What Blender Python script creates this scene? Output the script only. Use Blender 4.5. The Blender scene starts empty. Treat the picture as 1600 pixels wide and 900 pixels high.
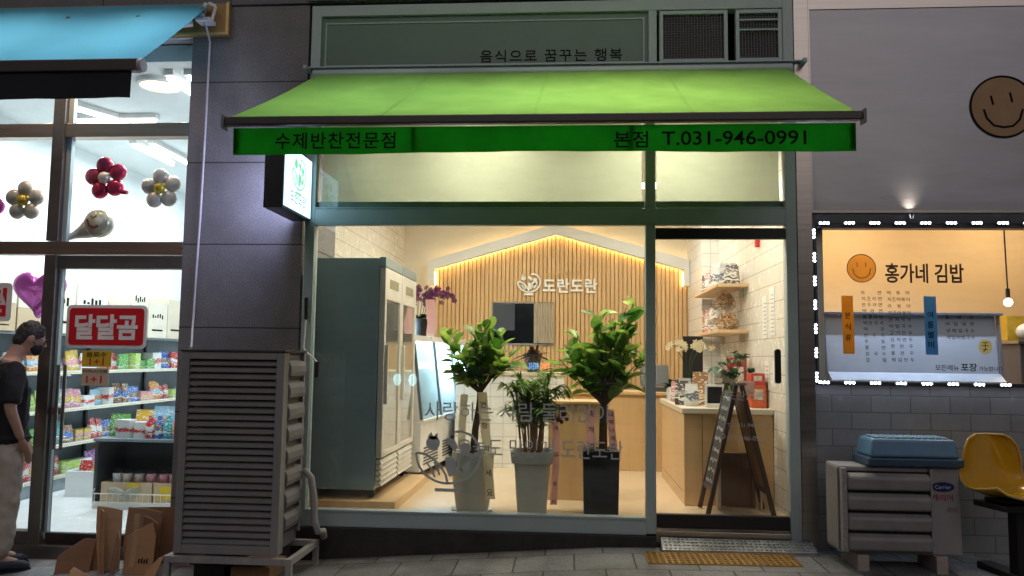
import bpy, math, random
from math import pi, sin, cos, radians
from mathutils import Vector, Matrix, Euler

random.seed(7)
SC = bpy.context.scene
COL = SC.collection

# ------------------------------------------------------------------ camera
CAM_LOC = Vector((0.0, -6.2, 1.5))
cam_data = bpy.data.cameras.new("camera")
cam_data.sensor_width = 36.0
cam_data.lens = 28.125
cam_data.clip_start = 0.05
cam_data.clip_end = 500.0
cam = bpy.data.objects.new("camera", cam_data)
COL.objects.link(cam)
AX = Vector((0.99736232, 0.07153906, 0.01227081))     # camera right, in the world
AY = -Vector((0.00598425, 0.08743662, -0.99615211))   # camera up
AZ = -Vector((-0.0723367, 0.99359801, 0.08677789))    # camera back
cam.matrix_world = Matrix(((AX.x, AY.x, AZ.x, CAM_LOC.x), (AX.y, AY.y, AZ.y, CAM_LOC.y), (AX.z, AY.z, AZ.z, CAM_LOC.z), (0, 0, 0, 1)))
SC.camera = cam

# ------------------------------------------------------------------ night sky and street light
world = bpy.data.worlds.new("World")
SC.world = world
world.use_nodes = True
wn = world.node_tree
wn.nodes.clear()
w_out = wn.nodes.new("ShaderNodeOutputWorld")
w_bg = wn.nodes.new("ShaderNodeBackground")
w_sky = wn.nodes.new("ShaderNodeTexSky")
w_sky.sky_type = 'NISHITA'
w_sky.sun_disc = False
w_sky.sun_elevation = radians(4)
w_sky.sun_rotation = radians(180)
w_sky.air_density = 1.2
w_sky.dust_density = 2.0
w_hsv = wn.nodes.new("ShaderNodeHueSaturation")
w_hsv.inputs["Saturation"].default_value = 0.55
w_mix = wn.nodes.new("ShaderNodeMix")
w_mix.data_type = 'RGBA'
w_mix.blend_type = 'MULTIPLY'
w_mix.inputs[0].default_value = 1.0
w_mix.inputs[7].default_value = (1.0, 0.97, 1.0, 1)
wn.links.new(w_sky.outputs[0], w_hsv.inputs["Color"])
wn.links.new(w_hsv.outputs[0], w_mix.inputs[6])
wn.links.new(w_mix.outputs[2], w_bg.inputs[0])
w_bg.inputs[1].default_value = 0.066
wn.links.new(w_bg.outputs[0], w_out.inputs[0])

sun_data = bpy.data.lights.new("street_glow", 'SUN')
sun_data.energy = 0.42
sun_data.angle = radians(50)
sun_data.color = (1.0, 0.9, 0.95)
sun = bpy.data.objects.new("street_glow", sun_data)
COL.objects.link(sun)
sun.rotation_euler = (radians(58), 0, radians(8))

SC.view_settings.view_transform = 'Standard'
SC.view_settings.look = 'None'
SC.view_settings.exposure = 0.0
SC.view_settings.gamma = 1.0
SC.render.engine = 'CYCLES'
SC.cycles.use_denoising = True
SC.cycles.max_bounces = 8
SC.cycles.transparent_max_bounces = 16
SC.cycles.sample_clamp_indirect = 6.0
SC.cycles.caustics_reflective = False
SC.cycles.caustics_refractive = False


# ------------------------------------------------------------------ materials
def lk(nt, a, b):
    nt.links.new(a, b)


def mat(name, col, rough=0.5, metal=0.0, var=0.12, scale=6.0, bump=0.0, bscale=80.0, spec=0.5, coat=0.0, emit=None, estr=0.0, stretch=None, sss=0.0):
    m = bpy.data.materials.new(name)
    m.use_nodes = True
    nt = m.node_tree
    b = nt.nodes["Principled BSDF"]
    b.inputs["Roughness"].default_value = rough
    b.inputs["Metallic"].default_value = metal
    b.inputs["Specular IOR Level"].default_value = spec
    b.inputs["Coat Weight"].default_value = coat
    tc = nt.nodes.new("ShaderNodeTexCoord")
    src = tc.outputs["Object"]
    if stretch:
        mp = nt.nodes.new("ShaderNodeMapping")
        mp.inputs["Scale"].default_value = stretch
        lk(nt, src, mp.inputs[0])
        src = mp.outputs[0]
    n = nt.nodes.new("ShaderNodeTexNoise")
    n.inputs["Scale"].default_value = scale
    n.inputs["Detail"].default_value = 5
    n.inputs["Roughness"].default_value = 0.65
    lk(nt, src, n.inputs["Vector"])
    r = nt.nodes.new("ShaderNodeValToRGB")
    c = Vector(col[:3])
    lo, hi = c * (1 - var), c * (1 + var)
    r.color_ramp.elements[0].position = 0.3
    r.color_ramp.elements[1].position = 0.7
    r.color_ramp.elements[0].color = (*lo, 1)
    r.color_ramp.elements[1].color = (*[min(x, 0.95) for x in hi], 1)
    lk(nt, n.outputs[0], r.inputs[0])
    lk(nt, r.outputs[0], b.inputs["Base Color"])
    rr = nt.nodes.new("ShaderNodeMapRange")
    rr.inputs[3].default_value = max(0.03, rough - 0.08)
    rr.inputs[4].default_value = min(1.0, rough + 0.08)
    lk(nt, n.outputs[0], rr.inputs[0])
    lk(nt, rr.outputs[0], b.inputs["Roughness"])
    if bump:
        n2 = nt.nodes.new("ShaderNodeTexNoise")
        n2.inputs["Scale"].default_value = bscale
        n2.inputs["Detail"].default_value = 4
        lk(nt, src, n2.inputs["Vector"])
        bp = nt.nodes.new("ShaderNodeBump")
        bp.inputs["Strength"].default_value = bump
        bp.inputs["Distance"].default_value = 0.01
        lk(nt, n2.outputs[0], bp.inputs["Height"])
        lk(nt, bp.outputs[0], b.inputs["Normal"])
    if emit:
        b.inputs["Emission Color"].default_value = (*emit, 1)
        b.inputs["Emission Strength"].default_value = estr
    return m


def emitter(name, col, strength):
    m = bpy.data.materials.new(name)
    m.use_nodes = True
    nt = m.node_tree
    nt.nodes.clear()
    o = nt.nodes.new("ShaderNodeOutputMaterial")
    e = nt.nodes.new("ShaderNodeEmission")
    e.inputs[0].default_value = (*col, 1)
    e.inputs[1].default_value = strength
    lk(nt, e.outputs[0], o.inputs[0])
    return m


def glass(name, tint=(0.93, 0.96, 0.95), ior=1.45, rough=0.0, gcol=(1, 1, 1), smear=0.05):
    m = bpy.data.materials.new(name)
    m.use_nodes = True
    nt = m.node_tree
    nt.nodes.clear()
    o = nt.nodes.new("ShaderNodeOutputMaterial")
    t = nt.nodes.new("ShaderNodeBsdfTransparent")
    t.inputs[0].default_value = (*tint, 1)
    g = nt.nodes.new("ShaderNodeBsdfGlossy")
    g.inputs["Roughness"].default_value = rough
    g.inputs[0].default_value = (*gcol, 1)
    lw = nt.nodes.new("ShaderNodeLayerWeight")
    pw = nt.nodes.new("ShaderNodeMath")
    pw.operation = 'POWER'
    pw.inputs[1].default_value = 5.0
    lk(nt, lw.outputs["Facing"], pw.inputs[0])
    f = nt.nodes.new("ShaderNodeMapRange")      # Schlick's reflectance, the same from both faces of the pane
    f.inputs[3].default_value = ((ior - 1) / (ior + 1)) ** 2
    f.inputs[4].default_value = 1.0
    lk(nt, pw.outputs[0], f.inputs[0])
    x = nt.nodes.new("ShaderNodeMixShader")
    lk(nt, f.outputs[0], x.inputs[0])
    lk(nt, t.outputs[0], x.inputs[1])
    lk(nt, g.outputs[0], x.inputs[2])
    d = nt.nodes.new("ShaderNodeBsdfDiffuse")            # faint smears and dust on the pane
    d.inputs[0].default_value = (0.7, 0.72, 0.72, 1)
    tc = nt.nodes.new("ShaderNodeTexCoord")
    mp = nt.nodes.new("ShaderNodeMapping")
    mp.inputs["Rotation"].default_value = (0.0, 0.5, 0.0)
    mp.inputs["Scale"].default_value = (1.0, 1.0, 3.5)
    n = nt.nodes.new("ShaderNodeTexNoise")
    n.inputs["Scale"].default_value = 1.6
    n.inputs["Detail"].default_value = 8
    n.inputs["Roughness"].default_value = 0.72
    lk(nt, tc.outputs["Object"], mp.inputs[0])
    lk(nt, mp.outputs[0], n.inputs["Vector"])
    mr = nt.nodes.new("ShaderNodeMapRange")
    mr.inputs[1].default_value = 0.48
    mr.inputs[2].default_value = 0.78
    mr.inputs[3].default_value = 0.0
    mr.inputs[4].default_value = smear
    lk(nt, n.outputs[0], mr.inputs[0])
    y = nt.nodes.new("ShaderNodeMixShader")
    lk(nt, mr.outputs[0], y.inputs[0])
    lk(nt, x.outputs[0], y.inputs[1])
    lk(nt, d.outputs[0], y.inputs[2])
    lk(nt, y.outputs[0], o.inputs[0])
    return m


def cloth(name, col, trans, tcol=None, var=0.08, scale=3.0, bump=0.15, bscale=5.0, weave=True):
    """woven awning or ribbon cloth that lets some light through"""
    m = bpy.data.materials.new(name)
    m.use_nodes = True
    nt = m.node_tree
    nt.nodes.clear()
    o = nt.nodes.new("ShaderNodeOutputMaterial")
    d = nt.nodes.new("ShaderNodeBsdfDiffuse")
    t = nt.nodes.new("ShaderNodeBsdfTranslucent")
    x = nt.nodes.new("ShaderNodeMixShader")
    x.inputs[0].default_value = trans
    tc = nt.nodes.new("ShaderNodeTexCoord")
    n = nt.nodes.new("ShaderNodeTexNoise")
    n.inputs["Scale"].default_value = scale
    n.inputs["Detail"].default_value = 6
    lk(nt, tc.outputs["Object"], n.inputs["Vector"])
    for node, cc in ((d, col), (t, tcol or col)):
        r = nt.nodes.new("ShaderNodeValToRGB")
        c = Vector(cc)
        r.color_ramp.elements[0].position = 0.3
        r.color_ramp.elements[1].position = 0.7
        r.color_ramp.elements[0].color = (*(c * (1 - var)), 1)
        r.color_ramp.elements[1].color = (*[min(q, .95) for q in c * (1 + var)], 1)
        lk(nt, n.outputs[0], r.inputs[0])
        lk(nt, r.outputs[0], node.inputs[0])
    n2 = nt.nodes.new("ShaderNodeTexNoise")
    n2.inputs["Scale"].default_value = bscale
    n2.inputs["Detail"].default_value = 3
    lk(nt, tc.outputs["Object"], n2.inputs["Vector"])
    bp = nt.nodes.new("ShaderNodeBump")
    bp.inputs["Strength"].default_value = bump
    bp.inputs["Distance"].default_value = 0.05
    lk(nt, n2.outputs[0], bp.inputs["Height"])
    lk(nt, bp.outputs[0], d.inputs["Normal"])
    lk(nt, d.outputs[0], x.inputs[1])
    lk(nt, t.outputs[0], x.inputs[2])
    lk(nt, x.outputs[0], o.inputs[0])
    return m


def brick(name, axes, w, h, c1, c2, mortar, msize=0.004, off=0.5, rough=0.4, bump=0.3, noise=0.15, nscale=14.0, shift=(0, 0), grain=0.0, gscale=250.0, spec=0.5):
    """tiles laid on a plane; axes names the two world axes of the plane"""
    m = bpy.data.materials.new(name)
    m.use_nodes = True
    nt = m.node_tree
    b = nt.nodes["Principled BSDF"]
    b.inputs["Specular IOR Level"].default_value = spec
    tc = nt.nodes.new("ShaderNodeTexCoord")
    sp = nt.nodes.new("ShaderNodeSeparateXYZ")
    cb = nt.nodes.new("ShaderNodeCombineXYZ")
    lk(nt, tc.outputs["Object"], sp.inputs[0])
    for i, a in enumerate(axes):
        ad = nt.nodes.new("ShaderNodeMath")
        ad.operation = 'ADD'
        ad.inputs[1].default_value = shift[i] + 40.0
        lk(nt, sp.outputs["XYZ".index(a)], ad.inputs[0])
        lk(nt, ad.outputs[0], cb.inputs[i])
    t = nt.nodes.new("ShaderNodeTexBrick")
    t.offset = off
    t.inputs["Color1"].default_value = (*c1, 1)
    t.inputs["Color2"].default_value = (*c2, 1)
    t.inputs["Mortar"].default_value = (*mortar, 1)
    t.inputs["Scale"].default_value = 1.0
    t.inputs["Mortar Size"].default_value = msize
    t.inputs["Mortar Smooth"].default_value = 0.3
    t.inputs["Brick Width"].default_value = w
    t.inputs["Row Height"].default_value = h
    lk(nt, cb.outputs[0], t.inputs[0])
    n = nt.nodes.new("ShaderNodeTexNoise")
    n.inputs["Scale"].default_value = nscale
    n.inputs["Detail"].default_value = 7
    n.inputs["Roughness"].default_value = 0.7
    lk(nt, tc.outputs["Object"], n.inputs["Vector"])
    mr = nt.nodes.new("ShaderNodeMapRange")
    mr.inputs[1].default_value = 0.3
    mr.inputs[2].default_value = 0.7
    mr.inputs[3].default_value = 1 - noise
    mr.inputs[4].default_value = 1 + noise
    lk(nt, n.outputs[0], mr.inputs[0])
    fac = mr.outputs[0]
    if grain:
        g = nt.nodes.new("ShaderNodeTexNoise")
        g.inputs["Scale"].default_value = gscale
        g.inputs["Detail"].default_value = 2
        lk(nt, tc.outputs["Object"], g.inputs["Vector"])
        gm = nt.nodes.new("ShaderNodeMapRange")
        gm.inputs[1].default_value = 0.35
        gm.inputs[2].default_value = 0.65
        gm.inputs[3].default_value = 1 - grain
        gm.inputs[4].default_value = 1 + grain
        lk(nt, g.outputs[0], gm.inputs[0])
        mu = nt.nodes.new("ShaderNodeMath")
        mu.operation = 'MULTIPLY'
        lk(nt, fac, mu.inputs[0])
        lk(nt, gm.outputs[0], mu.inputs[1])
        fac = mu.outputs[0]
    x = nt.nodes.new("ShaderNodeMix")
    x.data_type = 'RGBA'
    x.blend_type = 'MULTIPLY'
    x.inputs[0].default_value = 1
    lk(nt, t.outputs[0], x.inputs[6])
    lk(nt, fac, x.inputs[7])
    lk(nt, x.outputs[2], b.inputs["Base Color"])
    r2 = nt.nodes.new("ShaderNodeMapRange")
    r2.inputs[3].default_value = max(0.04, rough - 0.12)
    r2.inputs[4].default_value = min(1, rough + 0.12)
    lk(nt, n.outputs[0], r2.inputs[0])
    lk(nt, r2.outputs[0], b.inputs["Roughness"])
    bp = nt.nodes.new("ShaderNodeBump")
    bp.invert = True
    bp.inputs["Strength"].default_value = bump
    bp.inputs["Distance"].default_value = 0.01
    lk(nt, t.outputs["Fac"], bp.inputs["Height"])
    lk(nt, bp.outputs[0], b.inputs["Normal"])
    return m


def wood(name, c1, c2, axis='Z', rough=0.45, scale=9.0):
    st = {'X': (0.12, 1, 1), 'Y': (1, 0.12, 1), 'Z': (1, 1, 0.1)}[axis]
    m = mat(name, [(a + b) / 2 for a, b in zip(c1, c2)], rough=rough, var=0.0, scale=scale, stretch=st)
    for n in m.node_tree.nodes:
        if n.type == 'VALTORGB':
            n.color_ramp.elements[0].color = (*c1, 1)
            n.color_ramp.elements[1].color = (*c2, 1)
    return m


def leafmat(name, dark, light, trans=0.3):
    m = bpy.data.materials.new(name)
    m.use_nodes = True
    nt = m.node_tree
    nt.nodes.clear()
    o = nt.nodes.new("ShaderNodeOutputMaterial")
    p = nt.nodes.new("ShaderNodeBsdfPrincipled")
    p.inputs["Roughness"].default_value = 0.38
    t = nt.nodes.new("ShaderNodeBsdfTranslucent")
    x = nt.nodes.new("ShaderNodeMixShader")
    x.inputs[0].default_value = trans
    g = nt.nodes.new("ShaderNodeNewGeometry")
    r = nt.nodes.new("ShaderNodeValToRGB")
    r.color_ramp.elements[0].color = (*dark, 1)
    r.color_ramp.elements[1].color = (*light, 1)
    r.color_ramp.elements[0].position = 0.15
    tc = nt.nodes.new("ShaderNodeTexCoord")
    n = nt.nodes.new("ShaderNodeTexNoise")
    n.inputs["Scale"].default_value = 22
    lk(nt, tc.outputs["Object"], n.inputs["Vector"])
    a = nt.nodes.new("ShaderNodeMath")
    a.operation = 'MULTIPLY_ADD'
    a.inputs[1].default_value = 0.5
    lk(nt, n.outputs[0], a.inputs[0])
    s = nt.nodes.new("ShaderNodeMath")
    s.operation = 'SUBTRACT'
    s.inputs[1].default_value = 0.25
    lk(nt, g.outputs["Random Per Island"], s.inputs[0])
    lk(nt, s.outputs[0], a.inputs[2])
    lk(nt, a.outputs[0], r.inputs[0])
    lk(nt, r.outputs[0], p.inputs["Base Color"])
    lk(nt, r.outputs[0], t.inputs[0])
    lk(nt, p.outputs[0], x.inputs[1])
    lk(nt, t.outputs[0], x.inputs[2])
    lk(nt, x.outputs[0], o.inputs[0])
    return m


def packmat(name, col, col2, scale=14.0, rough=0.35, thr=0.56):
    """printed packaging: a ground colour, a second colour in a wavy band, rows of pale print"""
    m = bpy.data.materials.new(name)
    m.use_nodes = True
    nt = m.node_tree
    b = nt.nodes["Principled BSDF"]
    b.inputs["Roughness"].default_value = rough
    tc = nt.nodes.new("ShaderNodeTexCoord")
    oi = nt.nodes.new("ShaderNodeObjectInfo")
    sp = nt.nodes.new("ShaderNodeSeparateXYZ")
    lk(nt, tc.outputs["Generated"], sp.inputs[0])
    ad = nt.nodes.new("ShaderNodeVectorMath")
    ad.operation = 'ADD'
    lk(nt, tc.outputs["Object"], ad.inputs[0])
    lk(nt, oi.outputs["Location"], ad.inputs[1])
    n = nt.nodes.new("ShaderNodeTexNoise")
    n.inputs["Scale"].default_value = 9
    lk(nt, ad.outputs[0], n.inputs["Vector"])
    wv = nt.nodes.new("ShaderNodeMath")
    wv.operation = 'MULTIPLY_ADD'
    wv.inputs[1].default_value = 0.55
    lk(nt, n.outputs[0], wv.inputs[0])
    lk(nt, sp.outputs[2], wv.inputs[2])
    r = nt.nodes.new("ShaderNodeValToRGB")
    r.color_ramp.interpolation = 'CONSTANT'
    e = r.color_ramp.elements
    e[0].color = (*col, 1)
    e[1].position = 0.62
    e[1].color = (*col2, 1)
    q = e.new(0.86); q.color = (*col, 1)
    q = e.new(0.50); q.color = (0.72, 0.70, 0.66, 1)
    q = e.new(0.56); q.color = (*[c * .6 for c in col], 1)
    lk(nt, wv.outputs[0], r.inputs[0])
    mp = nt.nodes.new("ShaderNodeMapping")
    mp.inputs["Scale"].default_value = (1, 1, 2.2)
    lk(nt, ad.outputs[0], mp.inputs[0])
    n2 = nt.nodes.new("ShaderNodeTexNoise")
    n2.inputs["Scale"].default_value = 34
    n2.inputs["Detail"].default_value = 1
    lk(nt, mp.outputs[0], n2.inputs["Vector"])
    g = nt.nodes.new("ShaderNodeMath")
    g.operation = 'GREATER_THAN'
    g.inputs[1].default_value = 0.60
    lk(nt, n2.outputs[0], g.inputs[0])
    x = nt.nodes.new("ShaderNodeMix")
    x.data_type = 'RGBA'
    lk(nt, g.outputs[0], x.inputs[0])
    lk(nt, r.outputs[0], x.inputs[6])
    x.inputs[7].default_value = (0.70, 0.68, 0.62, 1)
    lk(nt, x.outputs[2], b.inputs["Base Color"])
    return m


# ------------------------------------------------------------------ mesh building
class B:
    def __init__(self):
        self.v, self.f = [], []

    def add(self, vs, fs):
        k = len(self.v)
        self.v += [Vector(p) for p in vs]
        self.f += [tuple(i + k for i in q) for q in fs]
        return self

    def join(self, o, M=None):
        return self.add([(M @ p) if M else p for p in o.v], o.f)

    def xf(self, M):
        self.v = [M @ p for p in self.v]
        return self

    def box(self, x0, x1, y0, y1, z0, z1):
        vs = [(x, y, z) for z in (z0, z1) for y in (y0, y1) for x in (x0, x1)]
        return self.add(vs, [(0, 2, 3, 1), (4, 5, 7, 6), (0, 1, 5, 4), (2, 6, 7, 3), (0, 4, 6, 2), (1, 3, 7, 5)])

    def hexa(self, bot, top):
        return self.add(list(bot) + list(top), [(3, 2, 1, 0), (4, 5, 6, 7), (0, 1, 5, 4), (1, 2, 6, 5), (2, 3, 7, 6), (3, 0, 4, 7)])

    def tube(self, pts, r, n=8, caps=True, flat=1.0):
        pts = [Vector(p) for p in pts]
        rs = r if isinstance(r, (list, tuple)) else [r] * len(pts)
        vs, fs = [], []
        prev = None
        for i, p in enumerate(pts):
            t = (pts[min(i + 1, len(pts) - 1)] - pts[max(i - 1, 0)]).normalized()
            if prev is None:
                a = t.orthogonal().normalized()
            else:
                a = (prev - t * prev.dot(t))
                a = a.normalized() if a.length > 1e-6 else t.orthogonal().normalized()
            prev = a
            b = t.cross(a)
            for k in range(n):
                an = 2 * pi * k / n
                vs.append(p + (a * cos(an) + b * sin(an) * flat) * rs[i])
        for i in range(len(pts) - 1):
            for k in range(n):
                k2 = (k + 1) % n
                fs.append((i * n + k, i * n + k2, (i + 1) * n + k2, (i + 1) * n + k))
        if caps:
            fs.append(tuple(range(n))[::-1])
            fs.append(tuple((len(pts) - 1) * n + k for k in range(n)))
        return self.add(vs, fs)

    def bar(self, p, q, w, d=None, up=(0, 0, 1)):
        """a square bar from p to q, w wide and d deep"""
        p, q = Vector(p), Vector(q)
        d = w if d is None else d
        t = (q - p).normalized()
        s = t.cross(Vector(up))
        s = s.normalized() if s.length > 1e-5 else Vector((1, 0, 0))
        u = s.cross(t)
        c = [s * (w / 2) * a + u * (d / 2) * b for a, b in ((-1, -1), (1, -1), (1, 1), (-1, 1))]
        return self.hexa([p + k for k in c], [q + k for k in c])

    def lathe(self, prof, c=(0, 0, 0), n=24, sq=2.0, caps=True):
        vs, fs = [], []
        for r, z in prof:
            for k in range(n):
                a = 2 * pi * k / n
                ca, sa = cos(a), sin(a)
                if sq != 2.0:
                    q = (abs(ca) ** sq + abs(sa) ** sq) ** (-1 / sq)
                    ca, sa = ca * q, sa * q
                vs.append((c[0] + r * ca, c[1] + r * sa, c[2] + z))
        for i in range(len(prof) - 1):
            for k in range(n):
                k2 = (k + 1) % n
                fs.append((i * n + k, i * n + k2, (i + 1) * n + k2, (i + 1) * n + k))
        if caps:
            fs.append(tuple(range(n))[::-1])
            fs.append(tuple((len(prof) - 1) * n + k for k in range(n)))
        return self.add(vs, fs)

    def ball(self, c, r, nu=16, nv=10, R=None):
        rx, ry, rz = r if isinstance(r, (tuple, list)) else (r, r, r)
        vs = [Vector((0, 0, rz))]
        for i in range(1, nv):
            t = pi * i / nv
            for k in range(nu):
                a = 2 * pi * k / nu
                vs.append(Vector((rx * sin(t) * cos(a), ry * sin(t) * sin(a), rz * cos(t))))
        vs.append(Vector((0, 0, -rz)))
        fs = [(0, 1 + k, 1 + (k + 1) % nu) for k in range(nu)]
        for i in range(nv - 2):
            for k in range(nu):
                a, b = 1 + i * nu + k, 1 + i * nu + (k + 1) % nu
                fs.append((a, a + nu, b + nu, b))
        last = len(vs) - 1
        s = 1 + (nv - 2) * nu
        fs += [(s + k, last, s + (k + 1) % nu) for k in range(nu)]
        M = (R.to_4x4() if R else Matrix())
        return self.add([M @ p + Vector(c) for p in vs], fs)

    def prism(self, poly, M, t):
        """polygon in the plane of M's x,y; thickness t along M's z"""
        n = len(poly)
        vs = [M @ Vector((x, y, 0)) for x, y in poly] + [M @ Vector((x, y, t)) for x, y in poly]
        fs = [tuple(range(n))[::-1], tuple(range(n, 2 * n))] + [(i, (i + 1) % n, n + (i + 1) % n, n + i) for i in range(n)]
        return self.add(vs, fs)

    def stroke(self, pts, w, M, t, closed=False):
        """a flat line of width w along 2-D points"""
        P = [Vector(p) for p in pts]
        n = len(P)
        L, Rr = [], []
        for i in range(n):
            if closed:
                a, b = P[i - 1], P[(i + 1) % n]
            else:
                a, b = P[max(i - 1, 0)], P[min(i + 1, n - 1)]
            d = (b - a).normalized()
            nn = Vector((-d.y, d.x)) * (w / 2)
            L.append(P[i] + nn)
            Rr.append(P[i] - nn)
        for i in range(n if closed else n - 1):
            j = (i + 1) % n
            self.prism([L[i], Rr[i], Rr[j], L[j]], M, t)
        return self

    def text(self, s, M, w=None, h=None, size=None, ext=0.001, bold=0.0, center=False, space=1.0):
        vs, fs = text_mesh(s, ext, bold, space)
        xs = [p.x for p in vs]
        ys = [p.y for p in vs]
        x0, x1, y0, y1 = min(xs), max(xs), min(ys), max(ys)
        sx = size or 1.0
        sy = sx
        if w:
            sx = w / (x1 - x0)
        if h:
            sy = h / (y1 - y0)
        if w and not h:
            sy = sx
        if h and not w:
            sx = sy
        ox = (x0 + x1) / 2 if center else x0
        oy = (y0 + y1) / 2 if center else y0
        return self.add([M @ Vector(((p.x - ox) * sx, (p.y - oy) * sy, p.z)) for p in vs], fs)


def text_mesh(s, ext, bold, space):
    c = bpy.data.curves.new("lettering", 'FONT')
    c.body = s
    c.extrude = ext
    c.offset = bold
    c.space_character = space
    c.resolution_u = 4
    o = bpy.data.objects.new("lettering", c)
    COL.objects.link(o)
    bpy.context.view_layer.update()
    me = bpy.data.meshes.new_from_object(o.evaluated_get(bpy.context.evaluated_depsgraph_get()))
    vs = [v.co.copy() for v in me.vertices]
    fs = [tuple(p.vertices) for p in me.polygons]
    bpy.data.objects.remove(o)
    bpy.data.curves.remove(c)
    bpy.data.meshes.remove(me)
    return vs, fs


def plane(o, ux=(1, 0, 0), uy=(0, 0, 1)):
    """matrix whose x,y run along ux,uy from o; default: a sheet on the street front, seen from the street"""
    ux, uy = Vector(ux).normalized(), Vector(uy).normalized()
    uz = ux.cross(uy)
    return Matrix(((ux.x, uy.x, uz.x, o[0]), (ux.y, uy.y, uz.y, o[1]), (ux.z, uy.z, uz.z, o[2]), (0, 0, 0, 1)))


def arc(cx, cy, r, a0, a1, n=24, ry=None):
    ry = ry or r
    return [(cx + r * cos(radians(a0 + (a1 - a0) * i / n)), cy + ry * sin(radians(a0 + (a1 - a0) * i / n))) for i in range(n + 1)]


def rrect(x0, x1, y0, y1, r, n=5):
    p = []
    for cx, cy, a in ((x1 - r, y0 + r, -90), (x1 - r, y1 - r, 0), (x0 + r, y1 - r, 90), (x0 + r, y0 + r, 180)):
        p += arc(cx, cy, r, a, a + 90, n)
    return p


# ------------------------------------------------------------------ scene objects
def root_off(o):
    v = Vector((0, 0, 0))
    while o is not None:
        v += o.location
        o = o.parent
    return v


def tag(o, label=None, cat=None, group=None, kind=None):
    if label: o['label'] = label
    if cat: o['category'] = cat
    if group: o['group'] = group
    if kind: o['kind'] = kind
    return o


def thing(name, label, cat, loc=(0, 0, 0), rz=0.0, group=None):
    o = bpy.data.objects.new(name, None)
    o.empty_display_size = 0.05
    o.location = loc
    o.rotation_euler = (0, 0, rz)
    COL.objects.link(o)
    return tag(o, label, cat, group)


def obj(name, b, m, parent=None, world=False, bevel=0.0, smooth=False, angle=40, label=None, seg=2):
    """ONE mesh object. world=True: the coordinates are world ones although the parent stands elsewhere."""
    me = bpy.data.meshes.new(name)
    off = root_off(parent) if (world and parent) else Vector((0, 0, 0))
    me.from_pydata([tuple(p - off) for p in b.v], [], b.f)
    me.update()
    o = bpy.data.objects.new(name, me)
    COL.objects.link(o)
    for q in (m if isinstance(m, (list, tuple)) else [m]):
        me.materials.append(q)
    if smooth:
        for p in me.polygons:
            p.use_smooth = True
        if angle < 180:
            me.set_sharp_from_angle(angle=radians(angle))
    if bevel:
        md = o.modifiers.new("edge", 'BEVEL')
        md.width = bevel
        md.segments = seg
        md.limit_method = 'ANGLE'
        md.angle_limit = radians(50)
    if parent:
        o.parent = parent
    if label:
        o['label'] = label
    return o


def single(name, b, m, label, cat, loc=None, group=None, **k):
    """a thing that is one mesh; its origin goes to loc (world coordinates in b)"""
    loc = Vector(loc) if loc is not None else Vector((0, 0, 0))
    b.v = [p - loc for p in b.v]
    o = obj(name, b, m, **k)
    o.location = loc
    return tag(o, label, cat, group)


def area(name, loc, size, energy, col, rot=(0, 0, 0), parent=None, sizey=None, spread=180):
    d = bpy.data.lights.new(name, 'AREA')
    d.energy = energy
    d.color = col
    d.size = size
    if sizey:
        d.shape = 'RECTANGLE'
        d.size_y = sizey
    d.spread = radians(spread)
    o = bpy.data.objects.new(name, d)
    COL.objects.link(o)
    o.location = loc
    o.rotation_euler = rot
    if parent: o.parent = parent
    return o


def jit(a):
    return random.uniform(-a, a)

# ------------------------------------------------------------------ palette
M_alu = mat("painted_aluminium", (0.38, 0.46, 0.47), rough=0.42, var=0.07, scale=3, bump=0.02)
M_alu_dark = mat("dark_aluminium", (0.05, 0.05, 0.055), rough=0.4, var=0.2)
M_steel = mat("brushed_steel", (0.42, 0.39, 0.36), rough=0.3, metal=1.0, var=0.12, scale=5, stretch=(0.3, 1, 8))
M_steel_dark = mat("tinted_steel", (0.10, 0.085, 0.08), rough=0.32, metal=1.0, var=0.2, scale=4)
M_black = mat("black_paint", (0.012, 0.012, 0.014), rough=0.4, var=0.2)
M_white = mat("white_paint", (0.72, 0.71, 0.68), rough=0.5, var=0.04)
M_cream = mat("cream_wall", (0.74, 0.68, 0.57), rough=0.75, var=0.04, scale=3, bump=0.05, bscale=40)
M_ceil = mat("ceiling_white", (0.78, 0.76, 0.71), rough=0.8, var=0.03)
M_signface = mat("sign_face", (0.10, 0.175, 0.135), rough=0.4, var=0.08, scale=2.5)  # green light bounced off the awning is mixed into this face colour
M_ink = mat("ink_dark", (0.006, 0.008, 0.007), rough=0.7, var=0.1, spec=0.1)
M_pillar = brick("grey_granite", "XZ", 8.0, 0.67, (0.165, 0.158, 0.16), (0.18, 0.172, 0.175), (0.032, 0.03, 0.03), msize=0.006, off=0.0, rough=0.6, bump=0.35, noise=0.22, nscale=2.2, grain=0.38, gscale=130, shift=(3, 0.20))
M_band = brick("dark_stone", "XZ", 1.1, 0.9, (0.12, 0.12, 0.13), (0.14, 0.14, 0.15), (0.02, 0.02, 0.02), msize=0.006, off=0.0, rough=0.6, grain=0.3, gscale=160, shift=(0.2, 0.5))
M_base = mat("black_granite", (0.03, 0.027, 0.026), rough=0.5, var=0.4, scale=9, bump=0.15, bscale=60)
M_pave = brick("pavement_slabs", "XY", 0.42, 0.42, (0.155, 0.153, 0.157), (0.205, 0.202, 0.204), (0.05, 0.048, 0.048), msize=0.007, off=0.5, rough=0.62, bump=0.4, noise=0.42, nscale=2.6, grain=0.3, gscale=110, shift=(0.07, 0.13), spec=0.35)
M_road = mat("asphalt", (0.05, 0.05, 0.052), rough=0.8, var=0.3, scale=20, bump=0.4, bscale=150)
M_tile_in = brick("white_wall_tiles", "YZ", 0.62, 0.155, (0.74, 0.70, 0.62), (0.76, 0.72, 0.64), (0.40, 0.36, 0.30), msize=0.004, rough=0.25, bump=0.3, noise=0.03)
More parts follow.
